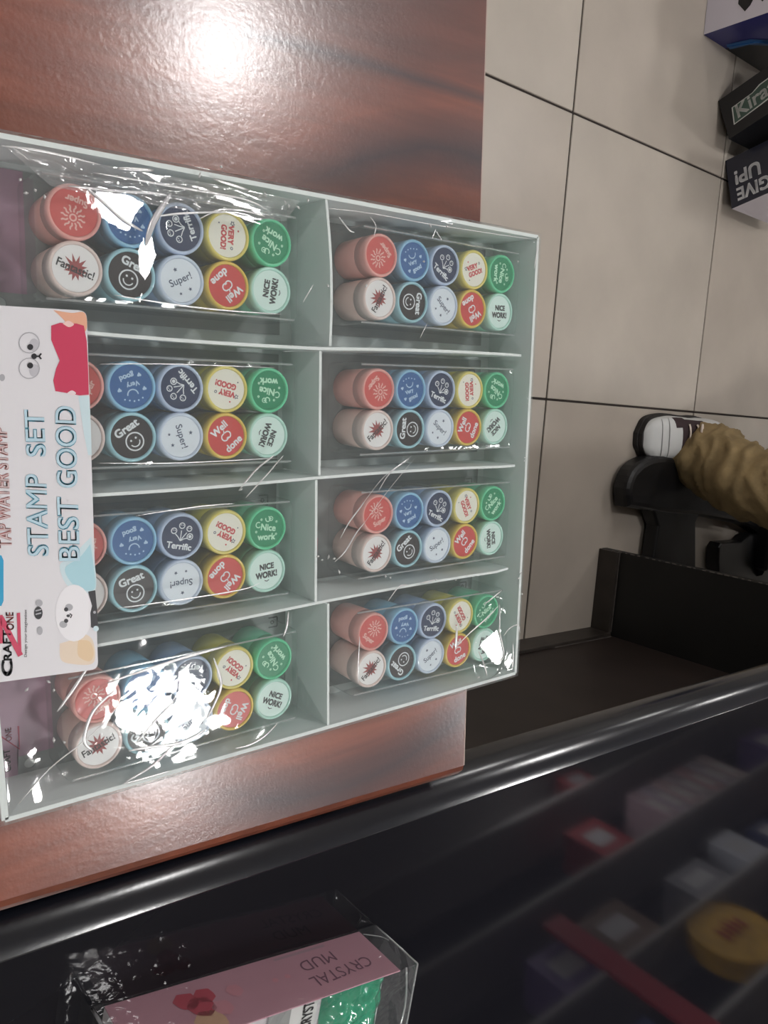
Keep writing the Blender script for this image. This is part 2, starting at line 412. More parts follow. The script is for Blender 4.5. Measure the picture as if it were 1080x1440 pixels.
# front edge band: a sloping moulded strip along the lower edge
e0 = Vector((-.55, yb(-.55), 0)); e1 = Vector((xr_bot, yb(xr_bot), 0)); dr = (e1-e0).normalized(); nn = Vector((dr.y, -dr.x, 0))
bm = bmesh.new()
P = [(0.0, z1), (.004, z1-.0008), (.0085, z1-.005), (.010, z1-.010), (.010, .741), (0, .741)]
va = [bm.verts.new(e0+nn*a+Vector((0, 0, z))) for a, z in P]; vb = [bm.verts.new(e1+nn*a+Vector((0, 0, z))) for a, z in P]
for i in range(len(P)): j = (i+1) % len(P); bm.faces.new((va[i], vb[i], vb[j], va[j]))
bm.faces.new(va); bm.faces.new(vb[::-1])
bm_obj('edge_band', bm, WOOD_EDGE, tt)
bm = prism_bm([(xr_bot, yb(xr_bot)), (xr_bot+.0012, yb(xr_bot)), (xr_top+.0012, .9), (xr_top, .9)], .741, z1-.0003)
bm_obj('side_edging', bm, mat('pale_edging', (.55, .42, .36), rough=.5, var=(50, .3)), tt)
bm_obj('cabinet_body', box_bm(-.5, .30, -.19, .86, 0, .741), BLACK_PANEL, tt)

# ================================================================== DISPLAY BOX
ZR = .801; ZF = .761
BOXM = mat('pale_display_card', (.76, .81, .81), rough=.55, spec=.3, var=(14, .06))
EDGEM = mat('white_cut_card_edge', (.86, .90, .89), rough=.6)
BTL, BTR, BBR, BBL = (.0680, .0925), (.4166, .0865), (.4120, -.2170), (.0692, -.2065)
dbx = thing('display_box', 'pale grey cardboard display tray with eight compartments of stamps', 'box', (0, 0, 0))
th = .0016
def wall_piece(name, a, b, z0, z1w, t=th, parent=dbx, sag=0.0, cut=(0, 0), n=10, bow=0.0, m=BOXM):
    """thin upright card panel from a to b; top edge may sag, be bowed sideways, its ends may slope"""
    a = Vector((a[0], a[1], 0)); b = Vector((b[0], b[1], 0)); d = b-a; L = d.length; d = d/L; nr = Vector((-d.y, d.x, 0))*t/2
    bm = bmesh.new(); R = []
    for i in range(n+1):
        s = i/n; p = a+d*L*s; off = nr.normalized()*bow*math.sin(math.pi*s)
        zt = z1w-sag*math.sin(math.pi*s)
        dist0, dist1 = s*L, (1-s)*L
        for c, dd in ((cut[0], dist0), (cut[1], dist1)):
            if c > 0 and dd < c: zt -= (c-dd)*.6
        R.append([bm.verts.new(p-nr+Vector((0, 0, z0))), bm.verts.new(p+nr+Vector((0, 0, z0))), bm.verts.new(p+nr+off+Vector((0, 0, zt))), bm.verts.new(p-nr+off+Vector((0, 0, zt)))])
    for u, v in zip(R, R[1:]):
        for k in range(4):
            f = bm.faces.new((u[k], v[k], v[(k+1) % 4], u[(k+1) % 4]))
            f.material_index = 1 if k == 2 else 0
    f = bm.faces.new(R[0][::-1]); f.material_index = 1; f = bm.faces.new(R[-1]); f.material_index = 1
    return bm_obj(name, bm, [m, EDGEM], parent)
bm_obj('base_panel', prism_bm([BBL, BBR, BTR, BTL], ZF-.0018, ZF), BOXM, dbx)
wall_piece('side_wall', BTL, BTR, ZF-.0018, ZR, t=.0022)
wall_piece('side_wall', BTR, BBR, ZF-.0018, ZR, t=.0022)
wall_piece('side_wall', BBR, BBL, ZF-.0018, ZR, t=.0022)
wall_piece('side_wall', BBL, BTL, ZF-.0018, ZR, t=.0030)
D12 = [(.0695, .0175), (.2450, .0103), (.4100, .0094)]
D23 = [(.0695, -.0575), (.2420, -.0608), (.4080, -.0655)]
D34 = [(.0695, -.1305), (.2395, -.1335), (.4050, -.1385)]
for D in (D12, D23, D34):
    wall_piece('long_divider', D[0], D[1], ZF, ZR-.0005, cut=(0, 0), bow=-.0012)
    wall_piece('long_divider', D[1], D[2], ZF, ZR-.0005, cut=(0, .007), bow=.0010)
for (xa_, ya_), (xb_, yb_), bow in (((.2487, .0885), (.2510, .0120), .002), ((.2446, .0090), (.2434, -.0595), 0), ((.2413, -.0620), (.2404, -.1325), 0), ((.2490, -.1355), (.2487, -.2110), 0)):
    wall_piece('short_divider', (xa_, ya_), (xb_, yb_), ZF, ZR-.0006, bow=bow)

# ================================================================== STAMPS
def pm(name, c, **k): return mat(name, c, **k)
INK = {
 'coral': pm('coral_disc', (.68, .10, .09), rough=.35), 'pinkrim': pm('pink_rim', (.92, .42, .38), rough=.25, coat=.4),
 'blue': pm('blue_disc', (.035, .13, .36), rough=.35), 'bluerim': pm('sky_blue_rim', (.32, .62, .88), rough=.25, coat=.4),
 'navy': pm('navy_disc', (.014, .025, .085), rough=.35), 'lavrim': pm('lavender_rim', (.58, .68, .90), rough=.25, coat=.4),
 'cream': pm('cream_disc', (.92, .89, .80), rough=.4), 'yelrim': pm('yellow_rim', (.85, .72, .18), rough=.25, coat=.4),
 'green': pm('green_disc', (.01, .27, .12), rough=.35), 'grerim': pm('green_rim', (.14, .70, .38), rough=.25, coat=.4),
 'white': pm('pinkish_white_disc', (.92, .89, .90), rough=.4), 'paleprim': pm('pale_pink_rim', (.88, .70, .66), rough=.25, coat=.4),
 'black': pm('black_disc', (.022, .010, .012), rough=.35), 'cyanrim': pm('pale_cyan_rim', (.42, .72, .82), rough=.25, coat=.4),
 'lilac': pm('lilac_white_disc', (.82, .87, .95), rough=.4), 'lilrim': pm('lilac_rim', (.66, .74, .90), rough=.25, coat=.4),
 'red': pm('red_disc', (.66, .06, .055), rough=.35), 'orarim': pm('amber_rim', (.85, .60, .10), rough=.25, coat=.4),
 'mint': pm('mint_white_disc', (.76, .93, .88), rough=.4), 'minrim': pm('mint_rim', (.55, .86, .76), rough=.25, coat=.4),
 'bred': pm('coral_body', (.86, .40, .35), rough=.3), 'bblue': pm('blue_body', (.20, .46, .66), rough=.3), 'bind': pm('indigo_body', (.28, .40, .64), rough=.3),
 'byel': pm('yellow_body', (.58, .50, .05), rough=.3), 'bgre': pm('green_body', (.12, .55, .34), rough=.3),
 'bpin': pm('pale_pink_body', (.82, .58, .52), rough=.3), 'bcya': pm('teal_body', (.26, .52, .62), rough=.3), 'blil': pm('lilac_body', (.30, .40, .60), rough=.3),
 'bora': pm('amber_body', (.55, .40, .05), rough=.3), 'bmin': pm('mint_body', (.22, .58, .42), rough=.3),
 'wp': pm('white_print', (.85, .88, .92), rough=.5), 'pp': pm('pink_print', (.90, .55, .50), rough=.5), 'rp': pm('red_print', (.62, .05, .06), rough=.5),
 'kp': pm('black_print', (.02, .02, .025), rough=.5), 'mp': pm('maroon_print', (.35, .05, .05), rough=.5), 'gp': pm('pale_green_print', (.60, .92, .70), rough=.5),
 'np': pm('navy_print', (.05, .07, .14), rough=.5), 'lp': pm('light_blue_print', (.55, .72, .92), rough=.5),
}
mm = .001
RD = 10.35*mm
def d_sun(F, z):
    m = INK['pp']
    F.ring(0, 2.4*mm, 1.0*mm, 1.7*mm, m, z)
    for k in range(12):
        a = 2*math.pi*k/12; c, s = math.cos(a), math.sin(a)
        F.line([(c*2.3*mm, 2.4*mm+s*2.3*mm), (c*3.4*mm-s*.3*mm, 2.4*mm+s*3.4*mm+c*.3*mm), (c*4.6*mm+s*.35*mm, 2.4*mm+s*4.6*mm-c*.35*mm), (c*5.4*mm, 2.4*mm+s*5.4*mm)], .75*mm, m, z)
    F.word('Super', 0, -5.4*mm, 4.2*mm, 0, m, z, bold=.055)
def d_very(F, z):
    m = INK['lp']
    F.ring(0, 4.0*mm, 2.3*mm, 2.9*mm, m, z, a0=180, a1=360)
    for k in range(5): F.disc((-4.4+k*2.2)*mm, (6.2+.9*math.sin(k))*mm, .45*mm, m, z, n=8)
    F.word('Very', -1.0*mm, -1.2*mm, 3.2*mm, 8, m, z, bold=.055)
    F.word('good', 1.2*mm, -5.2*mm, 3.5*mm, 8, m, z, bold=.055)
    for x, y in ((-5.0, -4.6), (-6.2, 2.2), (6.0, 1.0)):
        F.disc((x-.45)*mm, y*mm, .62*mm, m, z, n=8); F.disc((x+.45)*mm, y*mm, .62*mm, m, z, n=8); F.poly([((x-1)*mm, (y-.1)*mm), (x*mm, (y-1.5)*mm), ((x+1)*mm, (y-.1)*mm)], m, z)
def d_terr(F, z):
    m = INK['wp']
    for x, y, r in ((-4.4, 2.4, 1.7), (-.6, 5.6, 1.7), (3.6, 4.6, 1.6), (4.8, .6, 1.8)):
        F.ring(x*mm, y*mm, (r-.5)*mm, r*mm, m, z, n=16)
        F.disc((x-.5)*mm, (y+.3)*mm, .3*mm, m, z, n=6); F.disc((x+.5)*mm, (y+.3)*mm, .3*mm, m, z, n=6)
        F.line([((x*.75)*mm, (y*.7-.8)*mm), (x*.35*mm, (y*.3-1.2)*mm), (0, -2.3*mm)], .5*mm, m, z)
    F.ring(4.8*mm, .6*mm, 0, .9*mm, m, z, n=12)
    F.word('Terrific', 0, -5.0*mm, 3.5*mm, 0, m, z, bold=.055, maxw=14*mm)
def d_vgood(F, z):
    m = INK['rp']
    F.word('VERY', -.8*mm, 1.9*mm, 3.2*mm, 0, m, z, bold=.08, maxw=9.5*mm)
    F.word('GOOD!', .8*mm, -2.1*mm, 3.2*mm, 0, m, z, bold=.08, maxw=12*mm)
    F.star(-6.4*mm, 2.4*mm, .8*mm, 1.5*mm, 5, INK['np'], z); F.star(-6.4*mm, 2.4*mm, .4*mm, .8*mm, 5, INK['cream'], z+.00003)
    F.ring(5.6*mm, 2.6*mm, .4*mm, .8*mm, INK['np'], z, n=10); F.disc(-3.4*mm, 5.8*mm, .5*mm, m, z, n=8); F.disc(-5.6*mm, -5.0*mm, .4*mm, INK['np'], z, n=8)
def d_nice(F, z):
    m = INK['gp']
    F.ring(0, 5.2*mm, 1.1*mm, 1.7*mm, m, z, n=14, a0=-200, a1=90); F.ring(1.9*mm, 5.6*mm, .9*mm, 1.4*mm, m, z, n=14); F.disc(1.9*mm, 5.6*mm, .4*mm, m, z, n=8)
    F.word('Nice', 1.0*mm, .6*mm, 3.8*mm, 0, m, z, bold=.055); F.word('work', .6*mm, -4.6*mm, 3.8*mm, 6, m, z, bold=.055)
    F.ring(-5.4*mm, 1.5*mm, 1.2*mm, 1.8*mm, m, z, n=12, a0=60, a1=330)
    for x, y in ((-4, 4.6), (5.6, 4.2), (-6.2, -2.4), (6.4, -2.8)): F.ring(x*mm, y*mm, .25*mm, .7*mm, m, z, n=8)
def d_fan(F, z):
    F.star(0, 0, 3.0*mm, 5.6*mm, 12, INK['mp'], z, jit=.5)
    F.word('Fantastic!', 0, 0, 3.8*mm, 0, INK['kp'], z+.00004, bold=.03, maxw=17*mm)
def d_great(F, z):
    m = INK['wp']
    F.word('Great', .2*mm, 5.1*mm, 4.2*mm, 0, m, z, bold=.055, maxw=13.5*mm)
    F.ring(0, -2.5*mm, 4.0*mm, 4.7*mm, m, z); F.ring(0, -2.6*mm, 2.1*mm, 2.7*mm, m, z, a0=190, a1=350, n=14)
    F.disc(-1.4*mm, -1.2*mm, .55*mm, m, z, n=10); F.disc(1.4*mm, -1.2*mm, .55*mm, m, z, n=10)
def d_super(F, z):
    m = INK['np']
    F.word('Super!', 0, 0, 4.6*mm, 0, m, z, bold=.02, maxw=14*mm)
    for x, y, r in ((-.4, 5.6, 1.2), (-2.8, -5.6, .9), (2.8, -5.4, 1.1)): F.star(x*mm, y*mm, r*.45*mm, r*mm, 5, m, z, rot=.3)
def d_well(F, z):
    m = INK['wp']
    F.word('Well', -.6*mm, 5.4*mm, 4.0*mm, 0, m, z, bold=.055); F.word('done', .6*mm, -5.8*mm, 4.0*mm, 0, m, z, bold=.055)
    F.ring(-.9*mm, 0, 1.5*mm, 2.2*mm, m, z, n=14, a0=70, a1=330); F.ring(1.1*mm, 0, 1.4*mm, 2.1*mm, m, z, n=14, a0=-150, a1=110); F.line([(0, 1.7*mm), (.8*mm, 3.2*mm)], .6*mm, m, z)
def d_work(F, z):
    m = INK['kp']
    F.word('NICE', .6*mm, 2.6*mm, 3.5*mm, 0, m, z, bold=.08, maxw=9*mm); F.word('WORK!', 0, -2.0*mm, 3.8*mm, 0, m, z, bold=.08, maxw=13.5*mm)
    F.line([(-1.4*mm, -5.2*mm), (0, -5.8*mm), (1.4*mm, -5.2*mm)], .5*mm, m, z)
KINDS = [  # design, disc, rim, body, words for the label
 (d_sun, 'coral', 'pinkrim', 'bred', 'coral red stamp with a sunflower and Super'),
 (d_very, 'blue', 'bluerim', 'bblue', 'blue stamp with a smile and Very good'),
 (d_terr, 'navy', 'lavrim', 'bind', 'navy stamp with little faces and Terrific'),
 (d_vgood, 'cream', 'yelrim', 'byel', 'cream stamp with yellow rim, red lettering'),
 (d_nice, 'green', 'grerim', 'bgre', 'green stamp with pale lettering Nice work'),
 (d_fan, 'white', 'paleprim', 'bpin', 'white stamp with a maroon starburst'),
 (d_great, 'black', 'cyanrim', 'bcya', 'black stamp with smiley face and Great'),
 (d_super, 'lilac', 'lilrim', 'blil', 'lilac white stamp with stars and Super'),
 (d_well, 'red', 'orarim', 'bora', 'red stamp with amber rim and Well done'),
 (d_work, 'mint', 'minrim', 'bmin', 'mint white stamp with black NICE WORK'),
]
SH = .0325                                   # height of a stamp
PROTO = []
for kd, (fn, disc, rim, body, words) in enumerate(KINDS):
    def newmesh(nm, bm, m):
        me = bpy.data.meshes.new(nm); bmesh.ops.recalc_face_normals(bm, faces=bm.faces[:]); bm.to_mesh(me); bm.free(); me.materials.append(INK[m])
        for p in me.polygons: p.use_smooth = abs(p.normal.z) < .9
        return me
    mb = newmesh('body', lathe_bm([(0, 0), (10.6*mm, 0), (11.4*mm, .8*mm), (12.0*mm, 21.2*mm), (11.4*mm, 22*mm), (10.45*mm, 22*mm), (10.45*mm, 20.1*mm), (0, 20.1*mm)], 28), body)
    mc = newmesh('cap', lathe_bm([(10.6*mm, 22.2*mm), (12.1*mm, 22.2*mm), (12.2*mm, 30.8*mm), (11.9*mm, 32.0*mm), (11.2*mm, 32.5*mm), (10.6*mm, 32.2*mm), (RD, 31.5*mm), (RD, 31.0*mm), (10.6*mm, 22.2*mm)], 32), rim)
    md = newmesh('label_disc', lathe_bm([(0, 20.2*mm), (RD*.995, 20.2*mm), (RD*.995, 31.5*mm), (0, 31.5*mm)], 32), disc)
    F = Flat(); fn(F, 31.56*mm); mp_ = F.mesh('print')
    PROTO.append((mb, mc, md, mp_))
PACKS = {  # centre x, y (m), yaw (rad), rotations of the ten stamps, position words
 'L1': (.16821, .05335, -.0306, (165, 180, 110, -95, 150, -20, -25, 25, -140, 80), 'top left compartment'),
 'L2': (.16532, -.02263, -.0338, (60, 190, 130, 165, 170, 80, 32, -75, 40, -112), 'left compartment second from the top'),
 'L3': (.16264, -.09791, -.0319, (80, 185, -15, 150, -10, 120, 15, 180, -138, 3), 'left compartment third from the top'),
 'L4': (.16565, -.17514, -.0173, (30, 150, 170, 135, 120, 20, 60, 35, -120, -28), 'bottom left compartment'),
 'R1': (.34045, .05067, -.0267, (135, 20, -35, 20, -100, 60, -95, -45, -150, 0), 'top right compartment'),
 'R2': (.33962, -.02512, -.0171, (-135, 12, -22, -85, 150, 40, 85, -40, 65, -142), 'right compartment second from the top'),
 'R3': (.33959, -.10132, -.0311, (22, 12, -28, -65, 40, 48, 38, 25, 45, -85), 'right compartment third from the top'),
 'R4': (.33634, -.17690, -.0541, (-40, 172, -12, 120, 30, 40, 135, 30, 15, 70), 'bottom right compartment'),
}
CARDG = mat('grey_backing_card', (.36, .38, .38), rough=.35, coat=.2, var=(25, .35))
CARDP = mat('mauve_backing_card', (.56, .34, .46), rough=.35, coat=.2, var=(18, .35))
CARDK = mat('card_icon_ink', (.03, .03, .035), rough=.5)
CARDR = mat('card_red_ink', (.42, .05, .10), rough=.5)
CARDW = mat('card_pale_ink', (.50, .47, .48), rough=.5)
CLEAR = clear_mat('clear_plastic_case', tint=(.98, .995, .99), rough=.06, base=.015, gain=.8, haze=.02, bump=(60, .12))
for key, (cx, cy, yaw, rots, where) in PACKS.items():
    right = key[0] == 'R'
    pk = thing('stamp_case', 'clear plastic case holding ten stamps in the '+where, 'case', (cx, cy, ZF), yaw, 'clear stamp cases in the display tray')
    # backing card with a hang hole, at the bottom of the case
    cw0, cw1 = (-.087, .066) if right else (-.094, .0745)
    if key == 'R4': cw0 = -.083
    if key in ('L4',): cw1 = .077
    hw = .0325
    bm = bmesh.new(); hx = -.075; hy = -.0275
    if key == 'R4': hx = -.072
    n = 20; outer = []
    # card as a rectangle with a round hole: ring of quads to the border
    def border(a):
        c, s = math.cos(a), math.sin(a)
        ts = []
        if c > 1e-9: ts.append((cw1-hx)/c)
        if c < -1e-9: ts.append((cw0-hx)/c)
        if s > 1e-9: ts.append((hw-hy)/s)
        if s < -1e-9: ts.append((-hw-hy)/s)
        t = min(x for x in ts if x > 0); return (hx+c*t, hy+s*t)
    angs = sorted(set([2*math.pi*k/24 for k in range(24)]+[math.atan2(y-hy, x-hx) % (2*math.pi) for x in (cw0, cw1) for y in (-hw, hw)]))
    inn = [(hx+.0027*math.cos(a), hy+.0027*math.sin(a)) for a in angs]; out_ = [border(a) for a in angs]
    vi = [bm.verts.new((*p, .0008)) for p in inn]; vo = [bm.verts.new((*p, .0008)) for p in out_]
    vi2 = [bm.verts.new((*p, .0002)) for p in inn]; vo2 = [bm.verts.new((*p, .0002)) for p in out_]
    k_ = len(angs)
    for i in range(k_):
        j = (i+1) % k_
        bm.faces.new((vi[i], vo[i], vo[j], vi[j])); bm.faces.new((vi2[j], vo2[j], vo2[i], vi2[i]))
        bm.faces.new((vi[j], vi2[j], vi2[i], vi[i])); bm.faces.new((vo[i], vo2[i], vo2[j], vo[j]))
    bc = bm_obj('backing_card', bm, CARDG, pk)
    F = Flat(); zc = .00088
    if not right:
        G = Flat(); G.poly([(cw0, -hw), (hx-.006, -hw), (hx-.006, hy+.005), (hx+.012, hy+.005), (hx+.012, hw), (cw0, hw)], CARDP, zc); G.build('tinted_area', bc); zc += .00006
    # little recycling square in the corner
    ix, iy = cw1-.009, hw-.010
    for a, b_ in (((ix-.003, iy-.003), (ix+.003, iy-.003)), ((ix+.003, iy-.003), (ix+.003, iy+.003)), ((ix+.003, iy+.003), (ix-.003, iy+.003))): F.line([a, b_], .0009, CARDK, zc)
    F.ring(ix-.0005, iy, .0006, .0014, CARDK, zc, n=10)
    F.build('recycling_icon', bc); F = Flat()
    F.text('CRAFT', (cw0+.0100, -.0290, zc), (0, .012, 0), (-.0034, 0, 0), CARDK, .04)
    F.text('ONE', (cw0+.0112, -.0128, zc), (0, .0070, 0), (-.0030, 0, 0), CARDR, .02)
    F.line([(cw0+.0055, -.0165), (cw0+.0055, -.0085), (cw0+.0145, -.0185), (cw0+.0145, -.0060)], .0009, CARDR, zc)
    tag(F.build('logo_print', bc), kind='stuff')
    # the case: thin blister around the stamps with open rounded corners
    a, b_ = .0665, .0275; zt_ = SH+.0022
    bm = box_bm(-a, a, -b_, b_, .0012, zt_, bev=.0035, seg=3)
    bmesh.ops.delete(bm, geom=[f for f in bm.faces if f.normal.z < -.9], context='FACES')
    bm_obj('clear_cover', bm, CLEAR, pk, smooth=False)
    # seam rims of the cover
    bm = bmesh.new()
    for s in (-1, 1): tube_bm([(-a+.003, s*(b_-.0012), zt_-.0006), (a-.003, s*(b_-.0012), zt_-.0006)], .00055, 6, bm)
    bm_obj('cover_rim', bm, MATS.get('rimclear') or clear_mat('rimclear', rough=.08, base=.25, gain=1.0, haze=.35), pk)
    for q in range(10):
        i, j = q % 5, q//5
        lx, ly = (i-2)*.025, (.5-j)*.0242
        c, s = math.cos(yaw), math.sin(yaw)
        P_ = (cx+c*lx-s*ly, cy+s*lx+c*ly, ZF+.0010)
        st = thing('ink_stamp', KINDS[q][4]+' in the '+where, 'stamp', P_, math.radians(rots[q]), 'round self inking stamps in the display tray')
        for nm, me in zip(('body', 'cap', 'label_disc'), PROTO[q][:3]):
            o = bpy.data.objects.new(nm, me); C.objects.link(o); o.parent = st
            if nm == 'label_disc':
                p = bpy.data.objects.new('print', PROTO[q][3]); C.objects.link(p); p.parent = o

# ================================================================== PLASTIC WRAP
FILM = clear_mat('clear_wrap_film', tint=(.985, 1, .995), rough=.045, base=.02, gain=1.05, haze=.075, bump=(38, .085), hazecol=(.85, .95, .95))
CREASE_GLINT = clear_mat('wrap_crease_glint', tint=(.97, .99, 1), rough=.30, base=.45, gain=1.3, haze=.8, hazecol=(1, 1, 1))  # milky white haze puts the film's highlight streaks into the crease colour
wrap = thing('plastic_wrap', 'crinkled clear plastic wrap stretched over the stamp display tray', 'wrap', (0, 0, 0))
LA = Vector((LAMPS[0][0], LAMPS[0][1], CEIL)); LB = Vector((LAMPS[1][0], LAMPS[1][1], CEIL))
def slope_for(P, Lp):
    h = ((CAM-P).normalized()+(Lp-P).normalized()).normalized(); return -h.x/h.z, -h.y/h.z
ZW = ZR+.0022
patches = []   # film tilted to mirror a lamp as a glint: (centre, half size x, half size y, slope x, slope y, angle)
for (px, py), Lp, hx_, hy_, an in (((175, 300), LA, .020, .0095, -.25), ((205, 360), LA, .005, .014, -.2), ((330, 285), LA, .030, .0035, -.2),
                              ((690, 900), LA, .010, .018, -.1)):
    P0 = at(px, py, ZW); sx, sy_ = slope_for(P0, Lp); patches.append((P0, hx_, hy_, sx, sy_, an))
folds = [  # creases and their highlight streaks traced on the wrap: photo points, radius mm
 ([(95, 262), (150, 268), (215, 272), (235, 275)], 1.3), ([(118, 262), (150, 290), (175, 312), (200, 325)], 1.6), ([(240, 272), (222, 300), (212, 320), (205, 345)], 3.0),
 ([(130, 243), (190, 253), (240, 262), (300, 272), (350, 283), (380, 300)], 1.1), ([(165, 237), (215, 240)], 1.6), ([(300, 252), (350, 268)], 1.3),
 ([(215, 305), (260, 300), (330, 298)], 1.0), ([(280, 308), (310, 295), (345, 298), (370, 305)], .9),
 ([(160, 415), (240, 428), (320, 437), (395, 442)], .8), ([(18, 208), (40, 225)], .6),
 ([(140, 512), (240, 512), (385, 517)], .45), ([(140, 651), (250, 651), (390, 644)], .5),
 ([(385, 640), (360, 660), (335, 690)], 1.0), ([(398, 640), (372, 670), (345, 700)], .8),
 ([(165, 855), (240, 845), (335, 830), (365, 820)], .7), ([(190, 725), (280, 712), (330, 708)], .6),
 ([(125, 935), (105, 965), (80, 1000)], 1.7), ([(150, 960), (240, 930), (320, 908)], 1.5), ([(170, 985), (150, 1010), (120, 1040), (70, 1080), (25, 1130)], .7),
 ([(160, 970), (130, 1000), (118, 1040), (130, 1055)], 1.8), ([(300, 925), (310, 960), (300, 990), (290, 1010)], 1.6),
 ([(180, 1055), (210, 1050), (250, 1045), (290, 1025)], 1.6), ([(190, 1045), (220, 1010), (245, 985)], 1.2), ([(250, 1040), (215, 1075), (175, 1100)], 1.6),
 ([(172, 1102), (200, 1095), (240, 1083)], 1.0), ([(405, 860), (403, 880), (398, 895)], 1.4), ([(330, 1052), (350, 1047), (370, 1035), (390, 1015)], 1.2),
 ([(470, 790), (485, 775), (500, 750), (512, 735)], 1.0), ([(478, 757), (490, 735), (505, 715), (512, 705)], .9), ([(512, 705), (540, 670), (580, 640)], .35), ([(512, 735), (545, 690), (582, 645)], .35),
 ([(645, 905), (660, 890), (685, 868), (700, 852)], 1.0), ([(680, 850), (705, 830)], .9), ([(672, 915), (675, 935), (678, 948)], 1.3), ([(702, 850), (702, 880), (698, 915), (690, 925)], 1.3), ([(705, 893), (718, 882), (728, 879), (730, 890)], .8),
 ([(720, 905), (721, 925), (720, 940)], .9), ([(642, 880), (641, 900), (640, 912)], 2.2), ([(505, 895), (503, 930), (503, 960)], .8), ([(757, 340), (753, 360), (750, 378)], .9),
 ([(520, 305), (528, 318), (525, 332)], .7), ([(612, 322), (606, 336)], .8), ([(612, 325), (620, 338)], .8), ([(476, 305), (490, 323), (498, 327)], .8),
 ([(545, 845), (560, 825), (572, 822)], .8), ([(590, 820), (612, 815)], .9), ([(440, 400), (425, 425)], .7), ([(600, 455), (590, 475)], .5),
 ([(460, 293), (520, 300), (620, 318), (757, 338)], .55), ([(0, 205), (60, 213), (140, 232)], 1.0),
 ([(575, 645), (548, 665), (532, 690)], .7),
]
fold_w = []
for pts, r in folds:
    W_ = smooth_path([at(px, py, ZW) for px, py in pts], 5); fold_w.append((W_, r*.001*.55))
def film_h(x, y):
    z = ZW
    z += .0010*noise.noise(Vector((x*28, y*28, 1.3)))+.0005*noise.noise(Vector((x*70, y*55, 4.1)))
    for P0, hx_, hy_, sx, sy_, an in patches:
        dx, dy = x-P0.x, y-P0.y; c, s = math.cos(an), math.sin(an); u = (dx*c+dy*s)/hx_; v = (-dx*s+dy*c)/hy_
        d = math.hypot(u, v)
        if d < 1.6:
            w = 1 if d < 1 else max(0, 1-(d-1)/.6)
            z = z*(1-w)+w*(ZW+.0006+sx*dx+sy_*dy)
    # keep clear of the stamps and dip beyond the rim
    return max(z, ZR+.0002)
NX, NY = 190, 165
vs = []; fs = []
def lerp2(u, v):
    a = Vector(BTL).lerp(Vector(BTR), u); b = Vector(BBL).lerp(Vector(BBR), u); return b.lerp(a, v)
EX = .0024
for j in range(NY+1):
    for i in range(NX+1):
        u, v = i/NX, j/NY; p = lerp2(u, v); q = p-lerp2(.5, .5); 
        p = p+Vector((math.copysign(EX, q.x) if u in (0, 1) else 0, math.copysign(EX, q.y) if v in (0, 1) else 0))
        z = film_h(p.x, p.y)
        e = min(u, 1-u, v, 1-v)
        if e < .012: z = z*(e/.012)+(ZR+.0004)*(1-e/.012)
        vs.append((p.x, p.y, z))
for j in range(NY):
    for i in range(NX):
        k = j*(NX+1)+i; fs.append((k, k+1, k+NX+2, k+NX+1))
py_obj('film_top', vs, fs, FILM, wrap, smooth=True)
# skirts down the outside of the tray, slightly crinkled
for a, b_ in ((BTL, BTR), (BTR, BBR), (BBR, BBL), (BBL, BTL)):
    a = Vector((*a, 0)); b_ = Vector((*b_, 0)); d = (b_-a).normalized(); nr = Vector((-d.y, d.x, 0)); L = (b_-a).length
    vs = []; fs = []; n = 90
    for i in range(n+1):
        p = a+d*L*i/n
        for k in range(7):
            t = k/6; o_ = EX+.0022*math.sin(math.pi*t)*(1+.6*noise.noise(Vector((i*.35, k*.7, a.x*50))))
            q = p+nr*o_; vs.append((q.x, q.y, ZR+.0004-t*(ZR-ZF-.001)))
    for i in range(n):
        for k in range(6): m_ = i*7+k; fs.append((m_, m_+7, m_+8, m_+1))
    py_obj('film_side', vs, fs, FILM, wrap, smooth=True)
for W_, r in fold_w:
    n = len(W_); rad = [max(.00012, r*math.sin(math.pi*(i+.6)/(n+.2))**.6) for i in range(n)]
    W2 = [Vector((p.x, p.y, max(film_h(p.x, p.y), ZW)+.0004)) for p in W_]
    bm_obj('crease_streak', tube_bm(W2, rad, 8, flat=.45), CREASE_GLINT, wrap, smooth=True)
# hazy bunched strip added along the upper rim to carry the film's glare
ua = smooth_path([at(*q, ZW) for q in ((2, 203), (120, 228), (290, 258), (420, 283))], 30); la = smooth_path([at(*q, ZW) for q in ((70, 262), (160, 280), (290, 300), (400, 312))], 30)
nu, nv = len(ua)-1, 16; vs = []
for j in range(nv+1):
    for i in range(nu+1):
        p = ua[i].lerp(la[i], j/nv); e = math.sin(math.pi*j/nv)*min(1, i/6, (nu-i)/6)
        r_ = 1-abs(noise.noise(Vector((p.x*45, p.y*170, 3))))*2; h = .0035*e*max(0, r_)+.0012*e*noise.noise(Vector((p.x*200, p.y*260, 7)))
        vs.append((p.x, p.y, ZW+.0012+h))
GLARE_STRIP = clear_mat('film_glare_strip', rough=.10, base=.06, gain=1.4, haze=.22, bump=(120, .3), hazecol=(.92, .94, .96))
py_obj('film_glare_strip', vs, [(j*(nu+1)+i, j*(nu+1)+i+1, (j+1)*(nu+1)+i+1, (j+1)*(nu+1)+i) for j in range(nv) for i in range(nu)], GLARE_STRIP, wrap, smooth=True)
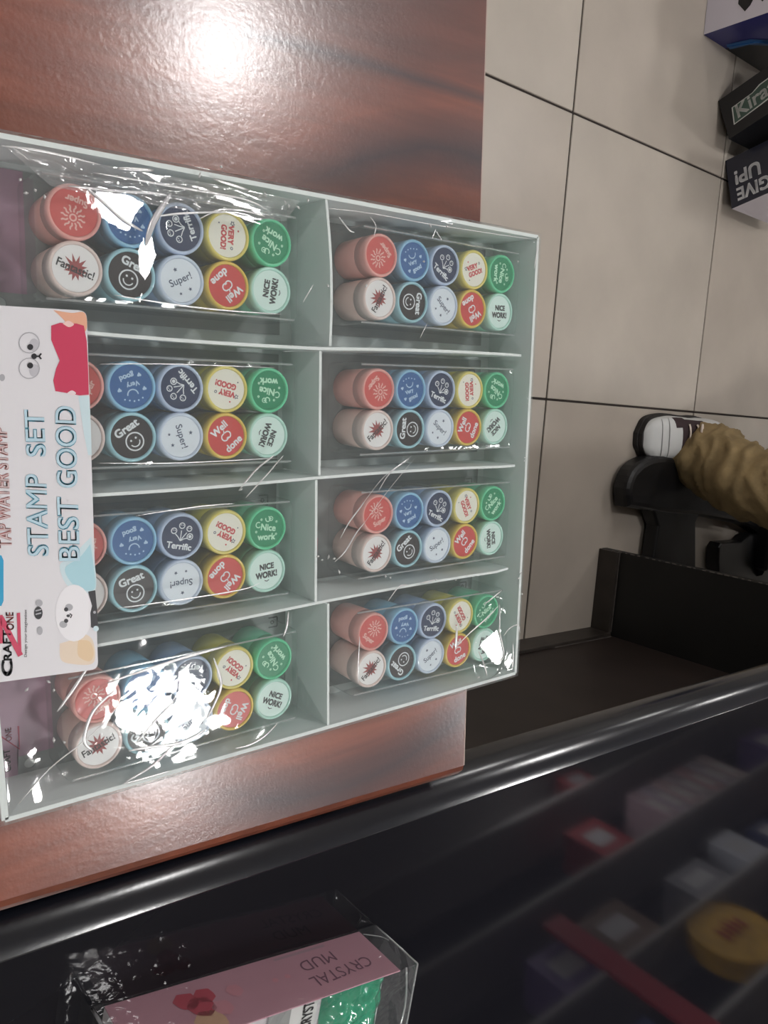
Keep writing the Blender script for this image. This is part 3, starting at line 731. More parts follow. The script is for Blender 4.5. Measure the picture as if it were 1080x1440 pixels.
# tiny puckers
bm = bmesh.new()
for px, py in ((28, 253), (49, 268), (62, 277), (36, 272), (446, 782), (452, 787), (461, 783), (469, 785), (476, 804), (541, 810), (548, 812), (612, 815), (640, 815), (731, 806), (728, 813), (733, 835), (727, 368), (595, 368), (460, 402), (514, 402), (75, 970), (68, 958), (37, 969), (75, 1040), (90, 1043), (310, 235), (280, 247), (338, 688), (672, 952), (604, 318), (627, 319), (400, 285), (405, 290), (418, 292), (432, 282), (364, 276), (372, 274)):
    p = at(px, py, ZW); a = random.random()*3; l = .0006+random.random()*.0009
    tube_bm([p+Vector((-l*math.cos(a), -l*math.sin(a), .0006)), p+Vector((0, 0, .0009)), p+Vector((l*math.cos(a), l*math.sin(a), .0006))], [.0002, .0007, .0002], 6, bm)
tag(bm_obj('pucker', bm, CREASE_GLINT, wrap, smooth=True), kind='stuff')

# ================================================================== HEADER CARD
ZH = .8062
hc = thing('header_card', 'white printed card reading STAMP SET BEST GOOD across the left compartments', 'card', (0, 0, 0))
def ph(px, py, dz=0): return at(px, py, ZH+dz)
CW_ = mat('card_white', (.76, .75, .78), rough=.45, coat=.15)
cpts = []
tl_, tr, br, bl_ = ph(-95, 424), ph(122, 437), ph(138, 941), ph(-95, 972)
def rounded(pts, r, n=5):
    out = []; m_ = len(pts)
    for i in range(m_):
        p = Vector(pts[i][:2]); a = (Vector(pts[i-1][:2])-p).normalized(); b_ = (Vector(pts[(i+1) % m_][:2])-p).normalized()
        for k in range(n+1):
            t = k/n; A = p+a*r; B_ = p+b_*r; out.append(((1-t)**2*A+2*t*(1-t)*p+t*t*B_))
    return out
cpts = rounded([tuple(tl_), tuple(bl_), tuple(br), tuple(tr)], .0035)
bm_obj('card_sheet', prism_bm([(p.x, p.y) for p in cpts], ZH-.0004, ZH), CW_, hc)
F = Flat()
CY = mat('cyan_wash', (.42, .68, .76), rough=.45); CY2 = mat('pale_cyan_wash', (.62, .77, .82), rough=.45); OR = mat('orange_wash', (.80, .42, .28), rough=.45); OR2 = mat('pale_orange_wash', (.80, .66, .52), rough=.45)
CR = mat('crimson_print', (.60, .045, .11), rough=.45); PK = mat('blush_print', (.88, .60, .56), rough=.45); BK = mat('ink_black', (.02, .02, .025), rough=.45); GR = mat('ink_grey', (.42, .42, .45), rough=.45)
BLU = mat('teal_letter_ink', (.06, .30, .42), rough=.45); BLI = mat('pale_letter_fill', (.50, .70, .80), rough=.45); BTG = mat('blue_tag', (.02, .36, .62), rough=.4); RDK = mat('red_brown_ink', (.42, .12, .11), rough=.45); RFL = mat('rose_letter_fill', (.66, .50, .50), rough=.45)
def pp(pts, m, dz): F.poly([ph(x, y, dz) for x, y in pts], m)
def cub(pts, k=5):
    pts3 = [(x, y, 0) for x, y in pts]; r = smooth_path(pts3+[pts3[0]], k); return [(p.x, p.y) for p in r[:-1]]
# washes
def wash(pts, m, m2, z):
    pp(cub(pts), m2, z); cx_ = sum(p[0] for p in pts)/len(pts); cy_ = sum(p[1] for p in pts)/len(pts)
    pp(cub([(cx_+(x-cx_)*.72, cy_+(y-cy_)*.72) for x, y in pts]), m, z+.00005)
pp(cub([(75, 436), (100, 440), (119, 440), (122, 462), (112, 470), (98, 460), (88, 448)]), OR, .0001)
pp([(110, 557), (126, 557), (128, 610), (129, 640), (124, 640), (118, 610)], CY2, .0001)
pp(cub([(128, 755), (133, 790), (134, 830), (110, 832), (92, 820), (84, 795), (98, 785), (113, 770)]), CY2, .0001)
pp(cub([(127, 765), (132, 800), (133, 828), (112, 828), (97, 815), (92, 798), (112, 784)]), CY, .00015)
pp(cub([(84, 905), (100, 900), (118, 892), (130, 900), (134, 922), (128, 934), (104, 934), (86, 928)]), OR2, .0001)
pp(cub([(110, 900), (126, 902), (132, 918), (126, 930), (110, 922)]), mat('tan_wash', (.78, .58, .36), rough=.45), .00015)
# crimson shape
pp([(72, 458), (84, 454), (108, 455), (118, 458), (122, 480), (124, 520), (125, 555), (112, 556), (96, 553), (78, 550), (75, 535), (79, 518), (84, 507), (79, 495), (72, 478)], CR, .0002)
pp(cub([(88, 455), (96, 451), (104, 456), (97, 460)]), PK, .00025); pp(cub([(94, 553), (101, 549), (107, 553), (101, 556)]), mat('pale_pink_dot', (.85, .72, .74), rough=.45), .00025)
def eyering(cx_, cy_, r, w, m, dz, n=20):
    vs = []
    for i in range(n+1):
        a = 2*math.pi*i/n
        for rr_ in (r-w, r): vs.append(ph(cx_+rr_*math.cos(a), cy_+rr_*math.sin(a), dz))
    F.add(vs, [(2*i, 2*i+1, 2*i+3, 2*i+2) for i in range(n)], m)
def dsc(cx_, cy_, rx, ry, m, dz, n=16): pp([(cx_+rx*math.cos(2*math.pi*i/n), cy_+ry*math.sin(2*math.pi*i/n)) for i in range(n)], m, dz)
for cy_ in (482, 518):
    eyering(41, cy_, 15, 1.3, GR, .00025)
    dsc(48, cy_+3, 7, 9, mat('pale_grey_ink', (.55, .54, .58), rough=.45), .0002); dsc(42.5, cy_+(6 if cy_ < 500 else -4), 4.2, 4.2, BK, .0003)
dsc(48, 501, 4, 4, BK, .0003); F.line([ph(48, 501, .0003), ph(55, 501, .0003), ph(58, 497, .0003)], .0007, BK); F.line([ph(55, 501, .0003), ph(58, 505, .0003)], .0007, BK)
dsc(3, 531, 4, 5, GR, .0002)
# white round figure without a name: blob, eyes, bow
WB = mat('card_bright_white', (.86, .85, .88), rough=.45)
dsc(104, 862, 26, 40, WB, .0002, 24)
for cy_ in (857, 873): dsc(93, cy_, 3, 3, BK, .0003); dsc(89 if cy_ > 865 else 97, cy_+(5 if cy_ > 865 else -3), 5.5, 5, GR, .00025)
dsc(96, 866, 2.6, 2, BK, .0003); F.line([ph(98, 863, .0003), ph(101, 865, .0003), ph(99, 869, .0003)], .0006, BK)
pp([(124, 832), (134, 830), (137, 862), (138, 886), (128, 882), (127, 862), (130, 850)], BK, .00028); dsc(133, 861, 2, 2, GR, .00033); dsc(135, 884, 4, 4, CY2, .00033)
# nose pieces
dsc(54, 862, 6, 9, BK, .0003); F.line([ph(50, 859, .00035), ph(58, 857, .00035)], .0006, GR); F.line([ph(50, 864, .00035), ph(58, 862, .00035)], .0006, GR)
dsc(55, 848, 5, 5, GR, .00025); dsc(56, 887, 4, 6, GR, .0003)
# blue tag
pp([(-95, 778), (2, 781), (5, 788), (5, 845), (2, 852), (-95, 858)], BTG, .0002)
# lettering, running up the card
def up_text(t, x_base, x_top, y_start, y_end, m, bold, dz, x_base2=None):
    o = ph(x_base, y_start, dz); e = ph(x_base2 if x_base2 is not None else x_base, y_end, dz); tp = ph(x_top, y_start, dz)
    F.text(t, o, e-o, tp-o, m, bold)
up_text('STAMP', 69, 39, 782, 668, BLU, .045, .0003, 65.5); up_text('STAMP', 69, 39, 782, 668, BLI, 0.0, .0004, 65.5)
up_text('SET', 65, 37, 642, 577, BLU, .045, .0003, 62); up_text('SET', 65, 37, 642, 577, BLI, 0.0, .0004, 62)
up_text('BEST', 113, 83, 789, 700, BLU, .045, .0003, 110); up_text('BEST', 113, 83, 789, 700, BLI, 0.0, .0004, 110)
up_text('GOOD', 109.5, 80, 686, 572, BLU, .045, .0003, 107); up_text('GOOD', 109.5, 80, 686, 572, BLI, 0.0, .0004, 107)
up_text('TAP WATER STAMP', 17, -3, 771, 601, RDK, .06, .0003, 10); up_text('TAP WATER STAMP', 17, -3, 771, 601, RFL, 0.0, .0004, 10)
up_text('C', 18, 2, 951, 928, BK, .06, .0003); up_text('RAFT', 17, 5, 929, 886, BK, .04, .0003, 15)
up_text('ONE', 20, 9, 886, 861, RDK, .03, .0003, 19)
F.line([ph(1, 905, .0003), ph(1, 865, .0003)], .0016, CR); F.line([ph(1, 868, .0003), ph(29, 922, .0003)], .0022, CR); F.line([ph(28, 921, .0003), ph(26, 862, .0003)], .0014, CR)
up_text('Design your imagination', 39, 34, 924, 858, BK, 0, .0003)
F.build('card_artwork', hc)

# ================================================================== CRYSTAL CLAY PACK
ZC = .735
PINKM = mat('pink_card', (.66, .36, .44), rough=.4, coat=.2, var=(12, .12)); PINKL = mat('pale_pink_card', (.74, .50, .56), rough=.4); 
cp = thing('clay_pack', 'pink clear wrapped pack lettered CRYSTAL MUD on the glossy black counter', 'package', (0, 0, 0))
b0 = at(147, 1415, ZC+.0008); b1 = at(505, 1310, ZC+.0008)
dir_ = (b1-b0).normalized(); dn = Vector((dir_.y, -dir_.x, 0))       # away from the camera side
hh = .050; up = Vector((0, 0, 1)); tilt = dn*0.0
A0, A1 = b0, b1; T0 = A0+up*hh+tilt; T1 = A1+up*hh+tilt; DP = .095
t_ = .0008
bm = hexa_bm([A0, A0+dn*t_, A1+dn*t_, A1, T0, T0+dn*t_, T1+dn*t_, T1])
bm_obj('front_card', bm, PINKM, cp)
F = Flat(); off = -dn*.00015
def pf(s, t): return A0+(A1-A0)*s+(T0-A0)*t+off
def ftext(t, s0, t0, s1, t1, hgt, m, bold=0):
    o = pf(s0, t0); u = pf(s1, t1)-o; F.text(t, o, u, up*hgt, m, bold)
INKP = mat('plum_ink', (.20, .09, .14), rough=.5)
ftext('CRYSTAL', .93, .52, .66, .60, .0105, INKP); ftext('MUD', .82, .22, .67, .26, .0105, INKP)
def fq(s0, s1, t0, t1, m, o2=0): F.add([pf(s0, t0)+off*o2, pf(s1, t0)+off*o2, pf(s1, t1)+off*o2, pf(s0, t1)+off*o2], [(0, 1, 2, 3)], m)
fq(.60, .82, .05, .10, mat('mauve_bar', (.48, .32, .38), rough=.5))
# red bow with gold heart
for s, t, r, m_ in ((.27, .50, .008, 'bow_red'), (.235, .34, .007, 'bow_red'), (.30, .33, .006, 'bow_red'), (.27, .78, .009, 'bow_gold'), (.33, .62, .006, 'bow_blush'), (.40, .40, .005, 'bow_blush')):
    M_ = {'bow_red': mat('bow_red', (.55, .08, .12), rough=.45), 'bow_gold': mat('bow_gold', (.70, .45, .30), rough=.45), 'bow_blush': mat('bow_blush', (.70, .32, .38), rough=.45)}[m_]
    c_ = pf(s, t)+off*1.2; F.poly([c_+dir_*r*math.cos(2*math.pi*i/9)*(1+.3*(i % 2))+up*r*math.sin(2*math.pi*i/9)*(1+.3*((i+1) % 2)) for i in range(9)], M_)
for s in (.55, .60): 
    c_ = pf(s, .45)+off; F.poly([c_+dir_*.0022*math.cos(2*math.pi*i/9)+up*.0022*math.sin(2*math.pi*i/9) for i in range(9)], mat('bow_blush', (.7, .32, .38)))
F.build('card_lettering', cp.children[0])
# tray behind the card, with label and green clay seen from above
TRAY = mat('white_tray', (.66, .64, .66), rough=.5)
q0, q1 = A0+dn*.0012, A1+dn*.0012
bm = hexa_bm([q0, q0+dn*DP, q1+dn*DP, q1, q0+up*.034, q0+dn*DP+up*.034, q1+dn*DP+up*.034, q1+up*.034]); bm_obj('tray', bm, TRAY, cp)
GCL = mat('green_crystal_clay', (.01, .42, .22), rough=.12, coat=.8, var=(60, .3), bump=(90, .6))
def clay(s0, s1, d0, d1, m, nm):
    bm = bmesh.new(); nx, ny = 34, 26; V = []
    for j in range(ny+1):
        for i in range(nx+1):
            u, v = i/nx, j/ny; p = q0+(q1-q0)*(s0+(s1-s0)*u)+dn*(d0+(d1-d0)*v)
            e = min(u, 1-u, v, 1-v)*4; h = .012*min(1, e)**.5+.0025*noise.noise(p*130)+.0012*noise.noise(p*300)
            V.append(bm.verts.new(p+up*(.034+max(.0002, h))))
    for j in range(ny):
        for i in range(nx): k = j*(nx+1)+i; bm.faces.new((V[k], V[k+1], V[k+nx+2], V[k+nx+1]))
    return bm_obj(nm, bm, m, cp, smooth=True)
clay(.72, .985, .003, .06, GCL, 'green_clay')
F = Flat()
def tq(s0, s1, d0, d1, m, z=.0352): F.add([q0+(q1-q0)*s+dn*d+up*z for s, d in ((s0, d0), (s1, d0), (s1, d1), (s0, d1))], [(0, 1, 2, 3)], m)
tq(.50, .70, .002, .06, mat('label_white', (.70, .72, .70), rough=.5)); tq(.50, .59, .004, .05, mat('label_grey', (.28, .30, .29), rough=.5), .0354)
o_ = q0+(q1-q0)*.69+dn*.006+up*.0356; F.text('METAL', o_, dn*.045, -dir_*-.0, BK) if False else None
o_ = q0+(q1-q0)*.685+dn*.032+up*.0356; F.text('CRYSTAL', o_, -dn*.028, -dir_*.009, BK, .04)
F.build('tray_label', cp.children[1])
# wrap of the pack
PW = clear_mat('pack_wrap', rough=.06, base=.04, gain=1.3, haze=.06, bump=(70, .3))
ext0, ext1 = dir_*-.008, dir_*.015
zt2 = hh+.0015
def wp(s, d, z, e): return A0+(A1-A0)*s+e+dn*d+up*z
grid = []
def sheet(name, f, nu, nv, m):
    vs = [f(i/nu, j/nv) for j in range(nv+1) for i in range(nu+1)]
    fs = [(j*(nu+1)+i, j*(nu+1)+i+1, (j+1)*(nu+1)+i+1, (j+1)*(nu+1)+i) for j in range(nv) for i in range(nu)]
    return py_obj(name, vs, fs, m, cp, smooth=True)
def nz(p, a=.0012, k=60): return noise.noise(p*k)*a
def w_front(u, v):
    p = A0+ext0+((A1+ext1)-(A0+ext0))*u+up*(zt2*v); return p-dn*(.0016+abs(nz(p)))
def w_top(u, v):
    p = A0+ext0+((A1+ext1)-(A0+ext0))*u+up*zt2+dn*((DP+.002)*v-.0016); return p+up*nz(p, .0015, 50)
def w_end(e, base, sgn):
    def f(u, v):
        p = base+e+dn*((DP+.002)*u-.0016)+up*(zt2*v); return p+dir_*sgn*(.004*math.sin(math.pi*v)*math.sin(math.pi*u)+nz(p, .003, 45))
    return f
sheet('wrap_front', w_front, 60, 12, PW); sheet('wrap_top', w_top, 60, 26, PW); sheet('wrap_end', w_end(ext1, A1, 1), 24, 14, PW); sheet('wrap_end', w_end(ext0, A0, -1), 24, 14, PW)
WS = clear_mat('wrap_seam', rough=.1, base=.2, gain=1.2, haze=.4)
for pts, r in (([wp(1, -.002, .0015, ext1), wp(1, -.002, zt2, ext1)], .0006), ([wp(1, -.002, zt2, ext1), wp(1, DP, zt2, ext1)], .0007), ([wp(1, 0, .004, dir_*.001), wp(1, 0, .012, dir_*.012), wp(1, 0, .018, ext1)], .0004),
               ([wp(0, -.002, .0015, ext0), wp(0, -.002, zt2, ext0)], .0012), ([wp(1, -.002, zt2, dir_*.004), wp(1, .03, zt2, dir_*.010), wp(1, .07, zt2, dir_*.004)], .0008)):
    bm_obj('wrap_seam', tube_bm(smooth_path(pts, 4), r, 6), WS, cp, smooth=True)

# ================================================================== BOXES ON THE FLOOR
def floor_box(name, label, c0, lx, ly, h, lean, mats, thick=0):
    """box whose near -x,-y bottom corner is c0; leans towards +y by the given ratio"""
    t = thing(name, label, 'box', (c0[0], c0[1], 0), ty)
    k = lean; c = 1/math.sqrt(1+k*k)
    z0 = .001
    # rigid tilt about the +y bottom edge
    def P(x, y, z):
        yy = y-ly; return Vector((x, ly+yy*c+z*k*c, z0+z*c-yy*k*c))
    bm = hexa_bm([P(0, 0, 0), P(0, ly, 0), P(lx, ly, 0), P(lx, 0, 0), P(0, 0, h), P(0, ly, h), P(lx, ly, h), P(lx, 0, h)])
    bmesh.ops.recalc_face_normals(bm, faces=bm.faces[:])
    bm.faces.ensure_lookup_table()
    for f in bm.faces:
        n_ = f.normal
        f.material_index = 0
        if n_.x < -.8: f.material_index = 1
        elif n_.y < -.7: f.material_index = 2
    o = bm_obj('carton', bm, mats, t)
    return t, P, o
WHT = mat('glossy_white_print', (.64, .60, .67), rough=.3, coat=.3); BLUP = mat('royal_blue_print', (.016, .018, .16), rough=.35, coat=.3); BKP = mat('black_carton', (.008, .008, .010), rough=.4); NVP = mat('navy_carton', (.012, .014, .030), rough=.35, coat=.3)
# A: white and blue
tA, PA, oA = floor_box('product_box', 'white and royal blue carton standing on the floor tiles', at(989, 49, 0), .34, .36, .30, 0, [BLUP, WHT, BLUP])
F = Flat()
def facex(P, y, z): return P(-.0006, y, z)
for k, (y0_, z0_, r) in enumerate(((.05, .10, .020), (.075, .12, .014), (.055, .14, .018), (.10, .085, .016))):
    F.poly([facex(PA, y0_+r*math.cos(2*math.pi*i/10)*(1+.25*(i % 3)), z0_+r*math.sin(2*math.pi*i/10)) for i in range(10)], BKP)
    F.poly([facex(PA, y0_+.008+r*.45*math.cos(2*math.pi*i/8), z0_+.006+r*.5*math.sin(2*math.pi*i/8))+Vector((-.0003, 0, 0)) for i in range(8)], WHT)
def facey(P, x, z): return P(x, -.0006, z)
F.poly([facey(PA, x, z) for x, z in ((.10, .0), (.34, .0), (.34, .30), (.22, .28), (.20, .16), (.12, .08))], BKP)
SKY = mat('swoosh_blue', (.03, .12, .32), rough=.35)
F.line([facey(PA, x, z) + Vector((0, -.0004, 0)) for x, z in ((.09, .01), (.11, .07), (.16, .11), (.20, .18))], .012, SKY)
def ribbon(P, pts, w, m, o2=.0012):
    vs = []
    for i, (x, z) in enumerate(pts):
        a = pts[max(i-1, 0)]; b_ = pts[min(i+1, len(pts)-1)]; dx, dz = b_[0]-a[0], b_[1]-a[1]; l = math.hypot(dx, dz)
        nx_, nz_ = -dz/l*w/2, dx/l*w/2; vs += [P(x-nx_, -o2, z-nz_), P(x+nx_, -o2, z+nz_)]
    F.add(vs, [(2*i, 2*i+2, 2*i+3, 2*i+1) for i in range(len(pts)-1)], m)
ribbon(PA, [(.095, .01), (.105, .06), (.15, .10), (.19, .16), (.21, .22)], .030, SKY); ribbon(PA, [(.15, .19), (.18, .23), (.22, .25)], .007, mat('glint_grey', (.30, .34, .40), rough=.4), .0016)
F.build('box_print', oA)
# B: black, lettered Kirat..., leaning
kB = .42
tB, PB, oB = floor_box('product_box', 'black carton lettered Kirat leaning on the floor beside the navy carton', at(1002, 206, 0), .20, .108, .30, kB, [BKP, BKP, BKP])
F = Flat()
GRN = mat('dim_green_frame', (.05, .09, .07), rough=.4); SIL = mat('silver_letters', (.62, .63, .60), rough=.35)
def bf(y, z, o2=.0): return PB(-.0006-o2, y, z)
def bpoly(pts, m, o2=0): F.poly([bf(y, z, o2) for y, z in pts], m)
bpoly([(.026, .020), (.070, .026), (.072, .08), (.080, .10), (.082, .152), (.036, .152), (.030, .09)], SIL); bpoly([(.028, .023), (.068, .029), (.070, .08), (.077, .102), (.079, .149), (.039, .149), (.033, .09)], GRN, .0003)
o_ = bf(.034, .034, .0006); F.text('Kirat', o_, bf(.042, .132, .0006)-o_, bf(.068, .034, .0006)-o_, SIL, .03)
bpoly([(.004, .14), (.012, .15), (.014, .20), (.004, .22), (-.0, .2)], mat('skin_print', (.40, .20, .15), rough=.4), .0003)
F.build('box_print', oB)
# C: navy with white side
kC = .27
tC, PC, oC = floor_box('product_box', 'navy carton lettered NEVER GIVE UP! with a white side, on the tiles', at(1011, 299, 0), .22, .128, .30, kC, [NVP, NVP, WHT])
F = Flat()
WL = mat('white_letters', (.78, .78, .80), rough=.4); TL = mat('teal_letters', (.30, .48, .50), rough=.4)
def cf(y, z): return PC(-.0006, y, z)
def ctext(t, y0_, z0_, y1_, z1_, ty_, tz_, m, b_=.05): o_ = cf(y0_, z0_); F.text(t, o_, cf(y1_, z1_)-o_, cf(ty_, tz_)-o_, m, b_)
ctext('GIVE', .046, .104, .046, .018, .012, .104, WL); ctext('UP!', .090, .084, .090, .018, .054, .084, WL); ctext('NEVER', .030, .132, .116, .132, .030, .110, TL)
F.build('box_print', oC)

# ================================================================== PERSON (seated beside the counter)
KHK = mat('khaki_cloth', (.33, .235, .11), rough=.85, var=(30, .35), bump=(220, .25))
SKIN = mat('skin', (.45, .26, .18), rough=.55, var=(20, .1)); SHIRT = mat('dark_grey_shirt', (.05, .055, .07), rough=.85, bump=(200, .2)); HAIR = mat('black_hair', (.012, .010, .010), rough=.6, bump=(300, .4))
LEA = mat('white_leather', (.62, .63, .62), rough=.45, bump=(120, .05)); LEB = mat('dark_suede', (.035, .018, .020), rough=.8); SOLB = mat('black_rubber', (.012, .010, .010), rough=.6); LACE = mat('cream_laces', (.72, .62, .54), rough=.7)
per = thing('person', 'seated person in khaki trousers and white sneakers with dark soles', 'person', (1.86, -.17, 0))
per_o = Vector((1.86, -.17, 0))
def skin_fig(name, verts, edges, m, parent, root=0, sub=2):
    me = bpy.data.meshes.new(name); me.from_pydata([tuple(Vector(v[0])-per_o) for v in verts], edges, []); me.update()
    o = link(name, me, m, parent)
    md = o.modifiers.new('skin', 'SKIN'); sl_ = me.skin_vertices[0].data
    for i, v in enumerate(verts): sl_[i].radius = (v[1], v[2] if len(v) > 2 else v[1])
    sl_[root].use_root = True
    md.use_smooth_shade = True; s = o.modifiers.new('sub', 'SUBSURF'); s.levels = sub; s.render_levels = sub
    return o
# body (head, neck, arms with fingers) as one continuous surface
V = [((2.36, -.45, .62), .12, .15), ((2.40, -.45, .85), .12, .16), ((2.38, -.45, 1.10), .11, .17), ((2.36, -.45, 1.19), .055), ((2.33, -.45, 1.27), .06), ((2.32, -.45, 1.34), .085, .075), ((2.32, -.45, 1.42), .075, .07)]
E_ = [(0, 1), (1, 2), (2, 3), (3, 4), (4, 5), (5, 6)]
for s in (1, -1):
    k = len(V); V += [((2.38, -.45+s*.17, 1.10), .055), ((2.30, -.45+s*.23, .86), .043), ((2.14, -.45+s*.20, .70), .033), ((2.07, -.45+s*.18, .66), .026), ((2.02, -.45+s*.175, .645), .030, .016)]
    E_ += [(2, k), (k, k+1), (k+1, k+2), (k+2, k+3), (k+3, k+4)]
    for f_, (dy, l) in enumerate(((-.030, .060), (-.010, .072), (.010, .075), (.029, .066))):
        q = len(V); V += [((2.00, -.45+s*(.175-dy), .642), .009), ((2.00-l*.6, -.45+s*(.175-dy), .630), .008), ((2.00-l, -.45+s*(.175-dy*.9), .612), .007)]; E_ += [(k+4, q), (q, q+1), (q+1, q+2)]
    q = len(V); V += [((2.04, -.45+s*.135, .640), .010), ((2.015, -.45+s*.115, .628), .009)]; E_ += [(k+3, q), (q, q+1)]
skin_fig('body', V, E_, SKIN, per)
# face and hair
bm = bmesh.new()
for s in (-1, 1):
    r = bmesh.ops.create_uvsphere(bm, u_segments=10, v_segments=6, radius=.011); bmesh.ops.translate(bm, verts=r['verts'], vec=Vector((2.245, -.45+s*.03, 1.385))-per_o)
bm_obj('eyes', bm, mat('eye_white', (.75, .75, .75), rough=.3), per, smooth=True)
bm = bmesh.new(); r = bmesh.ops.create_cone(bm, segments=8, radius1=.014, radius2=.006, depth=.04, cap_ends=True); bmesh.ops.translate(bm, verts=r['verts'], vec=Vector((2.240, -.45, 1.36))-per_o); bm_obj('nose', bm, SKIN, per, smooth=True)
bm = box_bm(2.243, 2.250, -.475, -.425, 1.325, 1.333, bev=.002); bmesh.ops.translate(bm, verts=bm.verts[:], vec=-per_o); bm_obj('mouth', bm, mat('lip', (.35, .12, .10), rough=.5), per)
bm = bmesh.new(); r = bmesh.ops.create_uvsphere(bm, u_segments=20, v_segments=14, radius=.098)
bmesh.ops.delete(bm, geom=[v for v in bm.verts if v.co.z < -.01 and v.co.x < .02], context='VERTS'); bmesh.ops.translate(bm, verts=bm.verts[:], vec=Vector((2.335, -.45, 1.41))-per_o); bm_obj('hair', bm, HAIR, per, smooth=True)
V = [((2.36, -.45, .54), .17, .13), ((2.40, -.45, .85), .145, .19), ((2.38, -.45, 1.09), .12, .19)]; E_ = [(0, 1), (1, 2)]
for s in (1, -1): k = len(V); V += [((2.375, -.45+s*.19, 1.08), .075), ((2.32, -.45+s*.235, .92), .065)]; E_ += [(2, k), (k, k+1)]
skin_fig('shirt', V, E_, SHIRT, per)
# trousers: loft of rings, folds added on the surface
def trouser(name, rings, seg=72, sub=10, seed=0):
    cs = smooth_path([r[0] for r in rings], sub); rs = smooth_path([(r[1], r[2], 0) for r in rings], sub)
    vs = []; n = len(cs)
    for i, (c_, r_) in enumerate(zip(cs, rs)):
        t = (cs[min(i+1, n-1)]-cs[max(i-1, 0)]).normalized(); xx = Vector((1, 0, 0)); xx = (xx-t*xx.dot(t)); 
        if xx.length < .2: xx = Vector((0, 0, 1))-t*t.z
        xx.normalize(); yy = t.cross(xx).normalized()
        for k in range(seg):
            a = 2*math.pi*k/seg; p = c_+xx*math.cos(a)*r_.x+yy*math.sin(a)*r_.y
            q = Vector((p.x*9, p.y*9, p.z*16+seed)); f = noise.noise(q); g = 1-abs(noise.noise(q*1.7+Vector((5, 2, 1))))*2
            d = .010*f+.011*max(0, g)**2*(1 if i < n*.75 else .5)+.0010*noise.noise(q*5)
            p = p+(p-c_).normalized()*d; vs.append(p-per_o)
    fs = [(i*seg+k, i*seg+(k+1) % seg, (i+1)*seg+(k+1) % seg, (i+1)*seg+k) for i in range(n-1) for k in range(seg)]
    k0 = len(vs); vs.append(cs[-1]-per_o); fs += [((n-1)*seg+k, (n-1)*seg+(k+1) % seg, k0) for k in range(seg)]
    o = py_obj(name, vs, fs, KHK, per, smooth=True)
    so = o.modifiers.new('thick', 'SOLIDIFY'); so.thickness = .003; so.offset = -1
    return o
trouser('trouser_leg', [((1.915, -.212, .060), .108, .078), ((1.905, -.218, .095), .098, .080), ((1.89, -.238, .14), .084, .084), ((1.885, -.26, .20), .080, .088), ((1.90, -.285, .29), .080, .085), ((1.94, -.30, .40), .082, .082), ((1.98, -.315, .49), .088, .082), ((2.08, -.335, .54), .085, .088), ((2.22, -.36, .555), .092, .098), ((2.40, -.38, .56), .11, .11)])
trouser('trouser_leg', [((2.42, -.76, .06), .08, .07), ((2.41, -.75, .12), .075, .072), ((2.30, -.67, .28), .078, .078), ((2.16, -.58, .42), .08, .08), ((2.12, -.565, .50), .086, .082), ((2.17, -.555, .545), .085, .088), ((2.25, -.54, .555), .092, .098), ((2.40, -.52, .56), .11, .11)], seed=9)
# trouser pocket flap and button
bm = box_bm(-.035, .035, -.004, .004, -.03, .03, bev=.003); 
o = bm_obj('pocket_flap', bm, KHK, per); o.location = Vector((1.872, -.195, .215))-per_o; o.rotation_euler = (.2, 1.15, .5)
o.location = Vector((1.90, -.185, .26))-per_o; o.rotation_euler = (-.25, .2, .15)
